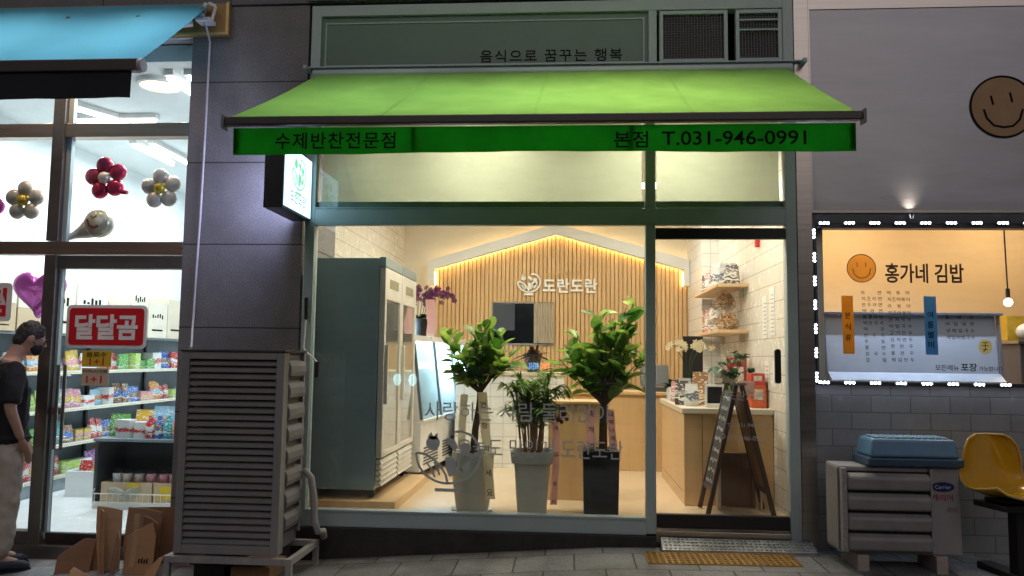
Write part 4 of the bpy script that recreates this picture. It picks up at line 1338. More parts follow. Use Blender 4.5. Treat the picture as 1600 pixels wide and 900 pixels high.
# ------------------------------------------------------------------ at the door: ramp plate and tactile tiles
M_check = mat("galvanised_plate", (0.42, 0.43, 0.44), rough=0.36, metal=0.85, var=0.3, scale=8)
t = thing("ramp_plate", "galvanised chequer ramp plate below the glass door", "ramp", (1.2, -0.12, 0.12))
xa, xb = 0.68, 1.78
b = B().hexa([(xa, -0.20, gz(xa, -.2) - .01), (xb, -0.20, gz(xb, -.2) - .01), (xb, -0.056, gz(xb, 0) - .01), (xa, -0.056, gz(xa, 0) - .01)], [(xa, -0.20, gz(xa, -.2) + .022), (xb, -0.20, gz(xb, -.2) + .022), (xb, -0.056, 0.185), (xa, -0.056, 0.185)])
obj("plate", b, M_check, t, world=True, bevel=0.002)
b = B()
for i in range(34):
    for j in range(4):
        x, y = xa + 0.03 + i * 0.0325, -0.185 + j * 0.036
        z = gz(x, y) + .022 + (y + .2) / .144 * (0.185 - gz(x, -.2) - .022) + 0.001
        a = 0.6 if (i + j) % 2 else -0.6
        b.bar((x - .011 * cos(a), y - .011 * sin(a), z), (x + .011 * cos(a), y + .011 * sin(a), z + 0.002), 0.006, 0.005)
obj("tread_pattern", b, M_check, t, world=True)
M_tact = mat("yellow_tactile", (0.36, 0.20, 0.035), rough=0.65, var=0.22, scale=7, bump=0.1)
for k in range(4):
    xa = 0.545 + k * 0.262
    t = thing("tactile_tile", ("worn yellow tactile tile with raised dots, below the shop window corner", "worn yellow tactile tile with raised dots, second from the window corner",
              "worn yellow tactile tile with raised dots, second from the low condenser", "worn yellow tactile tile with raised dots, at the end towards the low condenser")[k], "tactile tile", (xa + .13, -0.37, gz(xa + .13, -.37)), group="tactile tiles at the door")
    b = B().hexa([(-.129, -.15, -.02), (.129, -.15, -.02), (.129, .15, -.016), (-.129, .15, -.016)], [(-.129, -.15, .006), (.129, -.15, .007), (.129, .15, .011), (-.129, .15, .010)])
    obj("slab", b, M_tact, t, bevel=0.002)
    d = B()
    for i in range(6):
        for j in range(6):
            x, y = -.107 + i * .043, -.125 + j * .05
            d.lathe([(0.016, 0.0), (0.014, 0.006), (0.009, 0.0085), (0.0, 0.009)], c=(x, y, 0.007 + (y + .15) * .013), n=10, caps=False)
    obj("dot_pattern", d, mat("tactile_dots", (0.26, 0.135, 0.025), rough=0.6, var=0.2), t, smooth=True)

# ------------------------------------------------------------------ flattened cartons
def carton(name, poly, y0, tilt, lean, m, label, thick=0.007, tape=None):
    """a stiff sheet standing in the street: outline in x,z; tilt turns it about z, lean tips it back"""
    cx = sum(p[0] for p in poly) / len(poly)
    zb = min(p[1] for p in poly)
    R = Matrix.Translation((cx, y0, zb)) @ Matrix.Rotation(tilt, 4, 'Z') @ Matrix.Rotation(-lean, 4, 'X')
    bb = B().prism([(p[0] - cx, p[1] - zb) for p in poly], R @ plane((0, 0, 0)), thick)
    o = single(name, bb, m, label, "cardboard", (cx, y0, zb), group="flattened cartons by the store door")
    if tape:
        a, c, lo, hi = tape
        obj("tape", B().prism([(a - cx, lo - zb), (c - cx, lo - zb), (c - cx, hi - zb), (a - cx, hi - zb)], R @ plane((0, -thick - .0005, 0)), .0008), M_tape, o, world=True)
        d = B()
        for k in range(4):
            d.prism([(c + .03 - cx + k * .022, lo + .03 - zb), (c + .043 - cx + k * .022, lo + .03 - zb), (c + .043 - cx + k * .022, lo + .06 + .012 * (k % 2) - zb), (c + .03 - cx + k * .022, lo + .06 - zb)], R @ plane((0, -thick - .0005, 0)), .0006)
        obj("print", d, M_ink, o, world=True)
    return o


M_tape = mat("packing_tape", (0.46, 0.33, 0.2), rough=0.25, var=0.1)
M_kr = [mat("carton_brown_%s" % w, c, rough=0.85, var=0.13, scale=4, bump=0.15, bscale=25, stretch=(1, 1, 2.5)) for w, c in (("warm", (0.42, 0.235, 0.12)), ("dull", (0.31, 0.185, 0.11)), ("dark", (0.23, 0.12, 0.065)), ("pale", (0.50, 0.30, 0.165)))]
carton("carton_sheet", [(-2.93, -.14), (-2.93, 0.32), (-3.15, 0.32), (-3.38, 0.31), (-3.40, -.14)], -0.14, 0.0, 0.10, M_kr[2], "dark brown carton sheet at the very back of the pile beside the steel stand")
carton("carton_sheet", [(-3.30, -.14), (-3.08, -.14), (-3.07, 0.30), (-3.17, 0.325), (-3.32, 0.34), (-3.34, 0.02)], -0.26, 0.15, 0.08, M_kr[1], "dull brown carton with broken top edge, in the middle of the pile", tape=(-3.27, -3.23, 0.02, .29))
carton("carton_sheet", [(-3.47, -.13), (-3.33, -.14), (-3.325, 0.32), (-3.40, 0.345), (-3.50, 0.365), (-3.50, 0.2)], -0.34, 0.55, 0.04, M_kr[3], "tall pale carton strip standing upright, highest of the pile")
carton("carton_sheet", [(-3.44, -.15), (-3.36, -.14), (-3.42, 0.33), (-3.52, 0.35)], -0.38, -0.7, 0.0, M_kr[0], "narrow folded carton flap leaning against the tall pale strip")
carton("carton_sheet", [(-3.24, -.17), (-3.05, -.17), (-3.00, -0.02), (-3.01, 0.17), (-3.06, 0.27), (-3.16, 0.215), (-3.26, 0.155), (-3.245, 0.0)], -0.46, -0.18, 0.18, M_kr[0], "wide warm brown carton panel with torn corner, front of the pile", tape=(-3.2, -3.155, -.05, .17))
carton("carton_sheet", [(-3.20, -.15), (-3.02, -.15), (-3.04, 0.24), (-3.10, 0.27), (-3.19, 0.285)], -0.33, -0.35, 0.06, M_kr[2], "dark carton panel half hidden behind the torn front panel")
carton("carton_sheet", [(-3.40, -.15), (-3.27, -.15), (-3.24, 0.16), (-3.30, 0.21), (-3.37, 0.10)], -0.44, -0.9, 0.10, M_kr[1], "dull carton flap bent sideways between the tall strip and the torn front panel")
carton("carton_sheet", [(-3.76, -.16), (-3.52, -.16), (-3.50, 0.12), (-3.58, 0.13), (-3.70, 0.05), (-3.75, 0.0)], -0.42, 0.25, 0.30, M_kr[2], "low dark carton slanting down at the store door side of the pile")
carton("carton_sheet", [(-3.62, -.15), (-3.44, -.15), (-3.47, 0.16), (-3.56, 0.10)], -0.34, 0.1, 0.25, M_kr[2], "short dark carton panel behind the low slanting one")
carton("carton_sheet", [(-3.56, -.16), (-3.40, -.17), (-3.41, -0.11), (-3.55, -0.03), (-3.57, -0.06)], -0.55, 0.3, 0.5, M_kr[3], "small torn carton scrap at the foot of the pile")
carton("carton_sheet", [(-3.10, -.17), (-2.96, -.15), (-2.93, 0.06), (-2.98, 0.04), (-3.05, -0.04)], -0.52, -0.5, 0.35, M_kr[3], "torn carton corner propped beside the stand leg")

for o in [o for o in COL.objects if o.name.startswith("carton_sheet")]:
    md = o.modifiers.new("edge", 'BEVEL'); md.width = .002; md.segments = 1

# ------------------------------------------------------------------ inside the side dish shop
M_fr_side = mat("grey_steel_sheet", (0.27, 0.36, 0.41), rough=0.38, metal=0.35, var=0.08, scale=2)
M_fr_door = mat("fridge_door_frame", (0.62, 0.60, 0.55), rough=0.35)
M_fr_glass = mat("reflective_fridge_glass", (0.62, 0.58, 0.52), rough=0.05, metal=0.8, var=0.1, scale=2.5)
fl = 0.255
t = thing("upright_fridge", "tall twin door upright fridge with plain steel side, standing on wooden plinth", "fridge", (-1.87, 1.07, fl))
obj("body", B().box(-2.2, -1.60, 0.40, 1.75, 0.40, 2.325), M_fr_side, t, world=True, bevel=0.006)
obj("top_rim", B().box(-1.60, -1.545, 0.40, 1.07, 2.25, 2.335).box(-1.60, -1.545, 1.08, 1.75, 2.25, 2.335), M_fr_side, t, world=True, bevel=0.006)
for y0, y1 in ((0.405, 1.072), (1.082, 1.745)):
    d = B().box(-1.595, -1.545, y0, y0 + 0.06, 0.66, 2.245).box(-1.595, -1.545, y1 - 0.06, y1, 0.66, 2.245).box(-1.595, -1.545, y0 + 0.06, y1 - 0.06, 0.66, 0.71).box(-1.595, -1.545, y0 + 0.06, y1 - 0.06, 1.98, 2.245)
    dr = obj("door", d, M_fr_door, t, world=True, bevel=0.005)
    obj("glass", B().box(-1.585, -1.555, y0 + 0.06, y1 - 0.06, 0.71, 1.98), M_fr_glass, dr, world=True)
    obj("handle", B().box(-1.544, -1.515, y0 + 0.02, y0 + 0.045, 1.1, 1.6), M_fr_door, dr, world=True, bevel=0.006)
    obj("header_print", B().box(-1.5445, -1.543, y0 + 0.16, y1 - 0.16, 2.08, 2.16), mat("olive_print", (0.25, 0.24, 0.16), var=0.5, scale=60), dr, world=True)
    v = B()
    for k in range(5):
        z = 0.43 + k * 0.044
        v.hexa([(-1.595, y0 + .02, z), (-1.545, y0 + .02, z), (-1.545, y1 - .02, z), (-1.595, y1 - .02, z)], [(-1.595, y0 + .02, z + .036), (-1.565, y0 + .02, z + .036), (-1.565, y1 - .02, z + .036), (-1.595, y1 - .02, z + .036)])
    obj("vent_grille", v, M_fr_door, t, world=True)
for y in (0.47, 1.68):
    obj("caster", B().lathe([(0.0, -.015), (0.035, -.015), (0.035, .015), (0.0, .015)], n=14).xf(Matrix.Translation((-1.64, y, 0.365)) @ Matrix.Rotation(pi / 2, 4, 'X')), M_black, t, world=True, smooth=True)
single("plinth", B().box(-2.248, -1.40, 0.30, 1.84, fl, 0.328), M_ply_x, "low wooden plinth carrying the upright fridge", "plinth", (-1.8, 1, fl), bevel=0.004)

M_case = mat("white_case_enamel", (0.70, 0.71, 0.72), rough=0.3)
M_ice = emitter("case_lamp", (0.72, 0.90, 1.0), 14)
M_fog = cloth("fogged_case_glass", (0.10, 0.12, 0.13), 0.9, (0.75, 0.90, 0.96), var=0.05, bump=0.0)
nt_ = M_fog.node_tree
mx_ = nt_.nodes.new("ShaderNodeMixShader"); tr_ = nt_.nodes.new("ShaderNodeBsdfTransparent")
o_n = [n for n in nt_.nodes if n.type == 'OUTPUT_MATERIAL'][0]
prev_ = o_n.inputs[0].links[0].from_socket
mx_.inputs[0].default_value = 0.5
lk(nt_, tr_.outputs[0], mx_.inputs[1]); lk(nt_, prev_, mx_.inputs[2]); lk(nt_, mx_.outputs[0], o_n.inputs[0])
t = thing("display_case", "refrigerated deli display case with slanted lit glass front along the wall", "display case", (-1.8, 3.0, fl))
CASE = t
yA, yB = 1.9, 4.25
obj("body", B().box(-2.2, -1.36, yA, yB, 0.34, 0.84), M_case, t, world=True, bevel=0.008)
v = B()
for j in range(3):
    for k in range(6):
        y = yA + 0.12 + j * 0.75
        v.box(-1.3595, -1.356, y, y + 0.55, 0.40 + k * 0.032, 0.415 + k * 0.032)
obj("vent_slots", v, M_black, t, world=True)
obj("kick", B().box(-2.2, -1.5, yA + .03, yB - .03, fl + .001, 0.339), M_black, t, world=True)
obj("back_panel", B().box(-2.2, -2.16, yA, yB, 0.841, 1.66), M_case, t, world=True)
obj("top", B().box(-2.2, -1.45, yA, yB, 1.661, 1.72), M_case, t, world=True, bevel=0.006)
obj("end_panel", B().prism([(-2.16, 0.842), (-1.37, 0.842), (-1.47, 1.66), (-2.16, 1.66)], plane((0, yA + .03, 0)), 0.03), M_case, t, world=True)
for k in range(3):
    ya = yA + 0.04 + k * (yB - yA - 0.05) / 3
    yb = ya + (yB - yA - 0.05) / 3 - 0.04
    g = B().hexa([(-1.37, ya, .845), (-1.36, ya, .845), (-1.36, yb, .845), (-1.37, yb, .845)], [(-1.475, ya, 1.655), (-1.465, ya, 1.655), (-1.465, yb, 1.655), (-1.475, yb, 1.655)])
    obj("front_glass", g, M_fog, t, world=True)
for k in range(4):
    y = yA + 0.02 + k * (yB - yA - 0.05) / 3
    obj("post", B().bar((-1.357, y, .845), (-1.462, y, 1.66), 0.035, 0.03), mat("case_post", (0.10, 0.12, 0.14), rough=0.35), t, world=True)
obj("front_ledge", B().box(-1.38, -1.325, yA, yB, 0.841, 0.862), M_case, t, world=True, bevel=0.004)
for z in (1.10, 1.36):
    obj("shelf", B().box(-2.15, -1.56, yA + .06, yB - .03, z, z + 0.012), M_case, t, world=True)
obj("lamp", B().box(-1.62, -1.55, yA + .06, yB - .03, 1.63, 1.655), M_ice, t, world=True)
area("case_glow", (0.14, 0.05, 1.36), 2.1, 190, (0.60, 0.84, 1.0), rot=(0, radians(12), radians(0)), parent=t, sizey=0.08).rotation_euler = Euler((0, radians(10), radians(90)))
for k, (col, nm) in enumerate((((0.5, 0.3, 0.1), "amber"), ((0.12, 0.3, 0.08), "green"), ((0.5, 0.08, 0.04), "red"), ((0.6, 0.55, 0.4), "pale"), ((0.3, 0.14, 0.05), "brown"), ((0.55, 0.42, 0.08), "yellow"), ((0.16, 0.24, 0.10), "dark green"), ((0.6, 0.2, 0.05), "orange"))):
    for z, zn in ((1.113, "lower"), (1.373, "upper")):
        y = yA + 0.2 + k * 0.265 + (0.1 if z > 1.2 else 0)
        single("food_tub", B().lathe([(0.07, 0), (0.085, 0.055), (0.088, 0.06), (0.0, 0.066)], c=(-1.82, y, z), n=14), mat("tub_" + nm.replace(" ", "_") + zn, col, rough=0.25, var=0.3, scale=40), f"tub of {nm} side dish on the {zn} glass case shelf", "food tub", (-1.82, y, z), group="side dish tubs in the display case", smooth=True)

CASE_AT = CASE.location.copy()
CASE.location.x -= 0.02
CASE.rotation_euler = (0, 0, radians(-5.6))      # the case stands a little askew, its far end further into the room
bpy.context.view_layer.update()
for o in list(COL.objects):
    if o.name.startswith("food_tub"):
        o.location = CASE.matrix_world @ (o.location - CASE_AT)

# orchid on the case
M_purple = leafmat("purple_petals", (0.09, 0.008, 0.05), (0.24, 0.03, 0.15), 0.25)
M_dkleaf = leafmat("dark_leaf", (0.010, 0.03, 0.008), (0.03, 0.085, 0.02), 0.15)


def leaf(bb, p, d, L, W, droop=0.25, up=Vector((0, 0, 1)), fold=0.15):
    d = Vector(d).normalized()
    s = d.cross(up)
    s = s.normalized() if s.length > 1e-4 else Vector((1, 0, 0))
    u = s.cross(d).normalized()
    tw = jit(0.5)
    s, u = s * cos(tw) + u * sin(tw), u * cos(tw) - s * sin(tw)
    k = len(bb.v)
    prof_ = [0.08, 0.78, 1.0, 0.98, 0.72, 0.10]
    for i, w in enumerate(prof_):
        f = i / (len(prof_) - 1)
        c = Vector(p) + d * (L * f) - Vector((0, 0, 1)) * droop * L * f * f
        bb.v += [c + s * (W / 2 * w) + u * (fold * W * w), c.copy(), c - s * (W / 2 * w) + u * (fold * W * w)]
    for i in range(len(prof_) - 1):
        a = k + 3 * i
        bb.f += [(a, a + 1, a + 4, a + 3), (a + 1, a + 2, a + 5, a + 4)]


def rdir(zlo=-0.2, zhi=1.0):
    a = random.uniform(0, 2 * pi)
    z = random.uniform(zlo, zhi)
    r = math.sqrt(max(0.0, 1 - z * z))
    return Vector((r * cos(a), r * sin(a), z))


t = thing("orchid", "purple orchid in a dark pot standing on the end of the deli display case", "potted plant", (-1.62, 2.3, 1.721))
obj("pot", B().lathe([(0.085, 0), (0.12, 0.17), (0.125, 0.18), (0.11, 0.175), (0.0, 0.16)], n=20), M_black, t, smooth=True)
b = B()
for k in range(9):
    a = 2 * pi * k / 9
    leaf(b, (0, 0, .17), (cos(a), sin(a), .7), 0.26, 0.07, 0.5)
obj("leaves", b, M_dkleaf, t, smooth=True, angle=180)
st_, fw = B(), B()
for k in range(6):
    a = -0.9 + 0.42 * k
    pts = [Vector((0.02 * k - .05, 0, .16)), Vector((0.10 * sin(a), -.02, .36)), Vector((0.22 * sin(a), -.04, .48)), Vector((0.34 * sin(a), -.06, .46)), Vector((0.42 * sin(a), -.08, .38))]
    st_.tube(pts, 0.004, 5)
    for i in range(20):
        f = random.uniform(0.25, 1)
        q = min(3, int(f * 4))
        c = pts[q].lerp(pts[q + 1], f * 4 - q) + Vector((jit(.04), jit(.04), jit(.05)))
        n_ = Vector((jit(1), -1, jit(.6))).normalized()
        s1 = n_.orthogonal().normalized()
        s2 = n_.cross(s1)
        for m in range(5):
            an = 2 * pi * m / 5
            dd = s1 * cos(an) + s2 * sin(an)
            ee = s1 * cos(an + 1.57) + s2 * sin(an + 1.57)
            fw.add([c, c + dd * .02 + ee * .012 + n_ * .004, c + dd * .034, c + dd * .02 - ee * .012 + n_ * .004], [(0, 1, 2, 3)])
obj("stem", st_, M_dkleaf, t)
obj("petals", fw, M_purple, t)


def ribbon(name, pts, w, m, label, words, inkm, wdir=(1, 0, 0), th=0.002):
    """a hanging ribbon tail through 3-D points, written from top to bottom"""
    bb = B()
    P = [Vector(p) for p in pts]
    wv = Vector(wdir).normalized() * w / 2
    for i, p in enumerate(P):
        sh = wv + Vector((0, 0.012 * sin(i * 1.9), 0))
        bb.v += [p - sh, p + sh]
    for i in range(len(P) - 1):
        bb.f.append((2 * i, 2 * i + 2, 2 * i + 3, 2 * i + 1))
    o = single(name, bb, m, label, "ribbon", P[0], smooth=True, angle=180)
    if words:
        d = B()
        n_ = len(words)
        for k, ch in enumerate(words):
            f = (0.12 + 0.8 * k / max(1, n_ - 1)) * (len(P) - 1)
            i = min(int(f), len(P) - 2)
            c = P[i].lerp(P[i + 1], f - i) + Vector((0, -0.016, 0))
            d.text(ch, plane(c, wdir, (P[i] - P[i + 1])), w=w * 0.62, h=w * 0.66, ext=0.0004, bold=0.012, center=True)
        l = obj("writing", d, inkm, o, world=True)
    return o


M_pink = cloth("pink_ribbon", (0.74, 0.42, 0.40), 0.5, var=0.06)
M_creamrib = cloth("cream_ribbon", (0.74, 0.68, 0.50), 0.5, var=0.05)
M_inkr = mat("ribbon_ink", (0.02, 0.015, 0.015), rough=0.7)
ribbon("ribbon", [(-1.47, 2.12, 2.10), (-1.45, 2.08, 1.97), (-1.43, 2.05, 1.85), (-1.44, 2.04, 1.735)], 0.10, M_pink, "pink ribbon hanging from the purple orchid on the deli case", "", M_inkr)

# counters
t = thing("tiled_counter", "white square tiled counter at the back of the shop beneath the serving hatch", "counter", (-0.65, 3.2, fl))
obj("front", B().box(-1.30, -0.06, 2.95, 3.5, fl + .001, 1.30), M_tile_front, t, world=True)
obj("top", B().box(-1.32, -0.05, 2.92, 3.52, 1.301, 1.335), M_stonetop, t, world=True, bevel=0.004)
t = thing("checkout_counter", "plain oak checkout counter at the back between white tiled counter and shelves", "counter", (0.47, 3.2, fl))
obj("front", B().box(-0.055, 1.15, 2.95, 3.45, fl + .001, 1.10), M_ply, t, world=True, bevel=0.003)
obj("top", B().box(-0.045, 1.17, 2.91, 3.47, 1.101, 1.135), M_ply_x, t, world=True, bevel=0.004)
t = thing("oak_cabinet", "pale oak cabinet standing behind the black planter", "cabinet", (0.06, 1.15, fl))
obj("carcass", B().box(-0.185, 0.33, 1.0, 1.4, fl + .001, 1.095), M_ply, t, world=True, bevel=0.003)
obj("top", B().box(-0.195, 0.34, 0.985, 1.41, 1.096, 1.12), M_ply_x, t, world=True, bevel=0.003)
t = thing("corner_counter", "oak counter with pale top along the tiled wall, behind the folding menu board", "counter", (1.37, 1.7, fl))
obj("carcass", B().box(0.99, 1.745, 0.88, 2.55, fl + .001, 1.035), M_ply, t, world=True, bevel=0.003)
obj("top", B().box(0.97, 1.748, 0.86, 2.57, 1.036, 1.085), M_stonetop, t, world=True, bevel=0.006)
obj("dark_strip", B().box(1.143, 1.147, 0.8785, 0.8799, fl + .01, 1.03).box(0.9885, 0.9899, 1.0, 2.5, 0.36, 0.364), M_dkwood, t, world=True)

# serving hatch and curtain
t = thing("serving_hatch", "dark serving hatch opening in the oak slat wall", "hatch", (-0.62, 4.4, 1.68))
obj("dark_glass", B().box(-1.02, -0.23, 4.392, 4.404, 1.69, 2.22), mat("black_hatch", (0.006, 0.008, 0.012), rough=0.12, var=0.3), t, world=True)
obj("frame", B().box(-1.04, -1.02, 4.385, 4.404, 1.67, 2.24).box(-0.23, -0.21, 4.385, 4.404, 1.67, 2.24).box(-1.02, -.23, 4.385, 4.404, 2.22, 2.24).box(-1.02, -.23, 4.385, 4.404, 1.67, 1.69), mat("grey_frame", (0.22, 0.2, 0.18)), t, world=True)
obj("blind", B().box(-1.015, -0.73, 4.386, 4.391, 1.86, 2.215), mat("slate_blind", (0.03, 0.035, 0.045), rough=0.6), t, world=True)
b = B()
n = 48
for j in range(7):
    z = 2.225 - j * 0.088
    for i in range(n + 1):
        b.v.append(Vector((-0.475 + 0.265 * i / n, 4.362 + 0.014 * sin(i * 0.95 + 0.1 * j), z)))
for j in range(6):
    for i in range(n):
        a = j * (n + 1) + i
        b.f.append((a, a + 1, a + n + 2, a + n + 1))
single("curtain", b, cloth("beige_curtain", (0.50, 0.42, 0.32), 0.2), "beige pleated curtain drawn over one end of the serving hatch", "curtain", (-0.34, 4.36, 2.22), smooth=True, angle=180)

t = thing("wall_sign", "raised white bowl emblem and letters mounted on the oak slat wall", "sign", (-0.1, 4.40, 2.35))
e = B()
emblem(e, plane((-0.545, 4.402, 2.475)), 0.30, 0.028, 0.02)
obj("emblem", e, M_letter, t, world=True)
obj("letters", B().text("도란도란", plane((-0.36, 4.390, 2.365)), w=0.72, h=0.19, ext=0.015, bold=0.03, space=1.08), M_letter, t, world=True)
obj("tagline", B().text("음식으로 꿈꾸는 행복", plane((-0.33, 4.398, 2.595)), w=0.50, ext=0.006), mat("gold_letters", (0.66, 0.42, 0.2), rough=0.35), t, world=True)

# ------------------------------------------------------------------ big plants in the window
M_leafA = leafmat("rubber_leaf", (0.07, 0.20, 0.02), (0.46, 0.64, 0.11), 0.55)
M_leafC = leafmat("broad_leaf", (0.07, 0.20, 0.022), (0.50, 0.68, 0.13), 0.55)
M_palm = leafmat("palm_leaf", (0.04, 0.13, 0.02), (0.30, 0.46, 0.08), 0.5)
M_bark = mat("brown_bark", (0.10, 0.065, 0.04), rough=0.8, var=0.3, scale=25, bump=0.3, bscale=60)
M_pot = mat("grey_pot", (0.66, 0.64, 0.56), rough=0.55, var=0.05)
M_soil = mat("soil", (0.03, 0.02, 0.013), rough=0.9, var=0.4, scale=40)


def crown(bb, sb, base, tips, nl, L, W, spread, zlo=-0.4):
    for tp in tips:
        tp = Vector(tp)
        mid = base.lerp(tp, 0.5) + Vector((jit(.03), jit(.03), 0.02))
        sb.tube([base, mid, tp], [0.011, 0.007, 0.003], 6)
        for i in range(nl):
            f = random.uniform(0.3, 1.0)
            p = base.lerp(tp, f) + Vector((jit(spread), jit(spread), jit(spread)))
            d = (tp - base).normalized() * 0.7 + rdir(zlo, 0.9)
            s = random.uniform(0.7, 1.15)
            leaf(bb, p, d, L * s, W * s, random.uniform(0.05, 0.5))


t = thing("rubber_tree", "rubber tree in a rounded grey pot, nearest the upright fridge", "potted plant", (-0.785, 0.42, fl))
obj("pot", B().lathe([(0.125, 0.012), (0.135, 0.03), (0.165, 0.25), (0.172, 0.44), (0.170, 0.478), (0.155, 0.478), (0.15, 0.42)], n=32, caps=False), M_pot, t, smooth=True)
obj("saucer", B().lathe([(0.0, 0.001), (0.16, 0.001), (0.175, 0.02), (0.165, 0.02), (0.15, 0.011), (0.0, 0.011)], n=32, caps=False), M_white, t, smooth=True)
obj("soil", B().lathe([(0.149, 0.44), (0.0, 0.455)], n=20, caps=False), M_soil, t)
tk = B().tube([(0.0, 0, 0.44), (0.015, 0, 0.65), (0.045, 0.01, 0.85), (0.05, 0, 0.98)], [0.033, 0.029, 0.027, 0.024], 12)
lf = B()
top = Vector((0.05, 0, 0.95))
tips = [(0.05 + .27 * sin(a) * q, .16 * cos(a) * q, h) for a, q, h in [(i * 2.4, 0.35 + 0.65 * ((i * 7) % 5) / 4, 1.18 + 0.30 * ((i * 3) % 7) / 6) for i in range(15)]]
crown(lf, tk, top, tips, 16, 0.145, 0.08, 0.035)
crown(lf, tk, top, [(0.36, -.04, 1.32), (0.32, 0, 1.22), (-0.22, -.05, 1.36), (-0.20, 0.0, 1.12), (0.06, -.08, 1.52)], 9, 0.15, 0.085, 0.02)
obj("trunk", tk, M_bark, t, smooth=True)
obj("foliage", lf, M_leafA, t, smooth=True, angle=180)

t = thing("parlour_palm", "feathery palm in a tall tapered grey planter, middle of the shop window", "potted plant", (-0.295, 0.37, fl))
obj("pot", B().lathe([(0.115, 0.001), (0.145, 0.40), (0.147, 0.405), (0.165, 0.408), (0.175, 0.50), (0.160, 0.50), (0.150, 0.43)], n=40, sq=4.5, caps=False), M_pot, t, smooth=True, angle=30)
obj("soil", B().lathe([(0.149, 0.45), (0.0, 0.46)], n=20, sq=4.5, caps=False), M_soil, t)
cn, lf = B(), B()
for k in range(28):
    a = k * 2.4
    r0 = 0.015 + 0.09 * ((k * 5) % 7) / 7
    rad = random.uniform(0.06, 0.30)
    hgt = random.uniform(0.80, 1.20)
    p0 = Vector((r0 * cos(a), r0 * sin(a), 0.45))
    p3 = Vector((rad * cos(a), rad * 0.75 * sin(a), hgt))
    ctrl = Vector((r0 * 1.4 * cos(a), r0 * 1.4 * sin(a), 0.5 + (hgt - 0.45) * 0.85))
    pts = [p0.lerp(ctrl, q).lerp(ctrl.lerp(p3, q), q) for q in [i / 9 for i in range(10)]]
    cn.tube(pts, [0.0075 - 0.0006 * i for i in range(10)], 5)
    for i in range(4, 10):
        for m in range(5):
            f = i - 1 + m / 5
            c = pts[int(f)].lerp(pts[min(9, int(f) + 1)], f - int(f))
            dirv = (pts[min(9, int(f) + 1)] - pts[int(f)]).normalized()
            sd = dirv.cross(Vector((0, 0, 1)))
            sd = sd.normalized() if sd.length > 1e-3 else Vector((1, 0, 0))
            for s in (-1, 1):
                leaf(lf, c, dirv * 0.7 + sd * s + Vector((0, 0, 0.15 + jit(.25))), random.uniform(0.10, 0.18), 0.0135, random.uniform(.2, .7), fold=0.1)
obj("cane", cn, mat("tan_cane", (0.34, 0.20, 0.09), rough=0.6, var=0.25), t, smooth=True)
obj("fronds", lf, M_palm, t, smooth=True, angle=180)

t = thing("broadleaf_tree", "tall broad leaved potted tree with forked stem in square black planter", "potted plant", (0.255, 0.40, fl))
obj("pot", B().hexa([(-.135, -.135, .001), (.135, -.135, .001), (.135, .135, .001), (-.135, .135, .001)], [(-.145, -.145, .515), (.145, -.145, .515), (.145, .145, .515), (-.145, .145, .515)]), M_black, t, bevel=0.006)
obj("soil", B().box(-.13, .13, -.13, .13, .516, .524), M_soil, t)
tk = B().tube([(0.02, 0, .5), (0.02, 0, .7), (0.03, 0, .87)], [0.036, 0.033, 0.034], 12)
fk = Vector((0.03, 0, .86))
lf = B()
tips = [(-.34, -.04, 1.24), (-.30, .08, 1.36), (-.22, -.08, 1.20), (-.20, .1, 1.46), (-.05, -.06, 1.50), (-.08, .1, 1.22), (.04, -.06, 1.36), (.10, .05, 1.58), (.20, -.05, 1.66), (.27, .04, 1.72), (.24, -.06, 1.46), (.33, .05, 1.38), (.30, -.04, 1.22), (.18, .05, 1.2), (.0, .05, 1.6), (-.14, 0, 1.08), (.22, 0, 1.06)]
crown(lf, tk, fk, tips, 10, 0.19, 0.105, 0.03, zlo=-0.5)
crown(lf, tk, fk, [(.27, .02, 1.70), (.12, 0, 1.55), (-.03, -.02, 1.50), (-.28, 0, 1.30)], 7, 0.215, 0.125, 0.025, zlo=0.1)
obj("trunk", tk, M_bark, t, smooth=True)
obj("foliage", lf, M_leafC, t, smooth=True, angle=180)

ribbon("ribbon", [(-0.70, 0.26, 1.22), (-0.68, 0.245, 1.02), (-0.655, 0.235, 0.80), (-0.635, 0.23, 0.56), (-0.62, 0.235, 0.38)], 0.075, M_creamrib, "long cream ribbon tail hanging beside the rounded grey pot", "번창하세요", M_inkr)
ribbon("ribbon", [(-0.85, 0.30, 1.20), (-0.86, 0.29, 1.0), (-0.865, 0.28, 0.76)], 0.06, M_creamrib, "short cream ribbon tail behind the rubber tree trunk", "", M_inkr)
ribbon("ribbon", [(-0.115, 0.30, 1.02), (-0.10, 0.29, 0.86), (-0.105, 0.285, 0.64), (-0.115, 0.285, 0.42), (-0.12, 0.29, 0.34)], 0.055, M_pink, "pink ribbon hanging down the side of the tall tapered grey planter", "개업축하", M_inkr)
ribbon("ribbon", [(0.175, 0.24, 1.10), (0.17, 0.225, 0.95), (0.172, 0.22, 0.79)], 0.075, M_pink, "pink lettered ribbon over the black planter, on the palm side of the stem", "축개업", M_inkr)
ribbon("ribbon", [(0.325, 0.24, 1.10), (0.335, 0.225, 0.95), (0.35, 0.22, 0.79)], 0.06, M_pink, "pink lettered ribbon over the black planter, on the door side of the stem", "대박나세요", M_inkr)
b = B()
for k in range(26):
    c = Vector((-0.08 + jit(.06), 0.26 + jit(.04), 1.06 + jit(.07)))
    n_ = Vector((jit(1), -1, jit(.7))).normalized()
    s1 = n_.orthogonal().normalized(); s2 = n_.cross(s1)
    for m in range(6):
        an = m * pi / 3
        dd = s1 * cos(an) + s2 * sin(an); ee = s2 * cos(an) - s1 * sin(an)
        b.add([c, c + dd * .012 + ee * .009, c + dd * .022 + n_ * .004, c + dd * .012 - ee * .009], [(0, 1, 2, 3)])
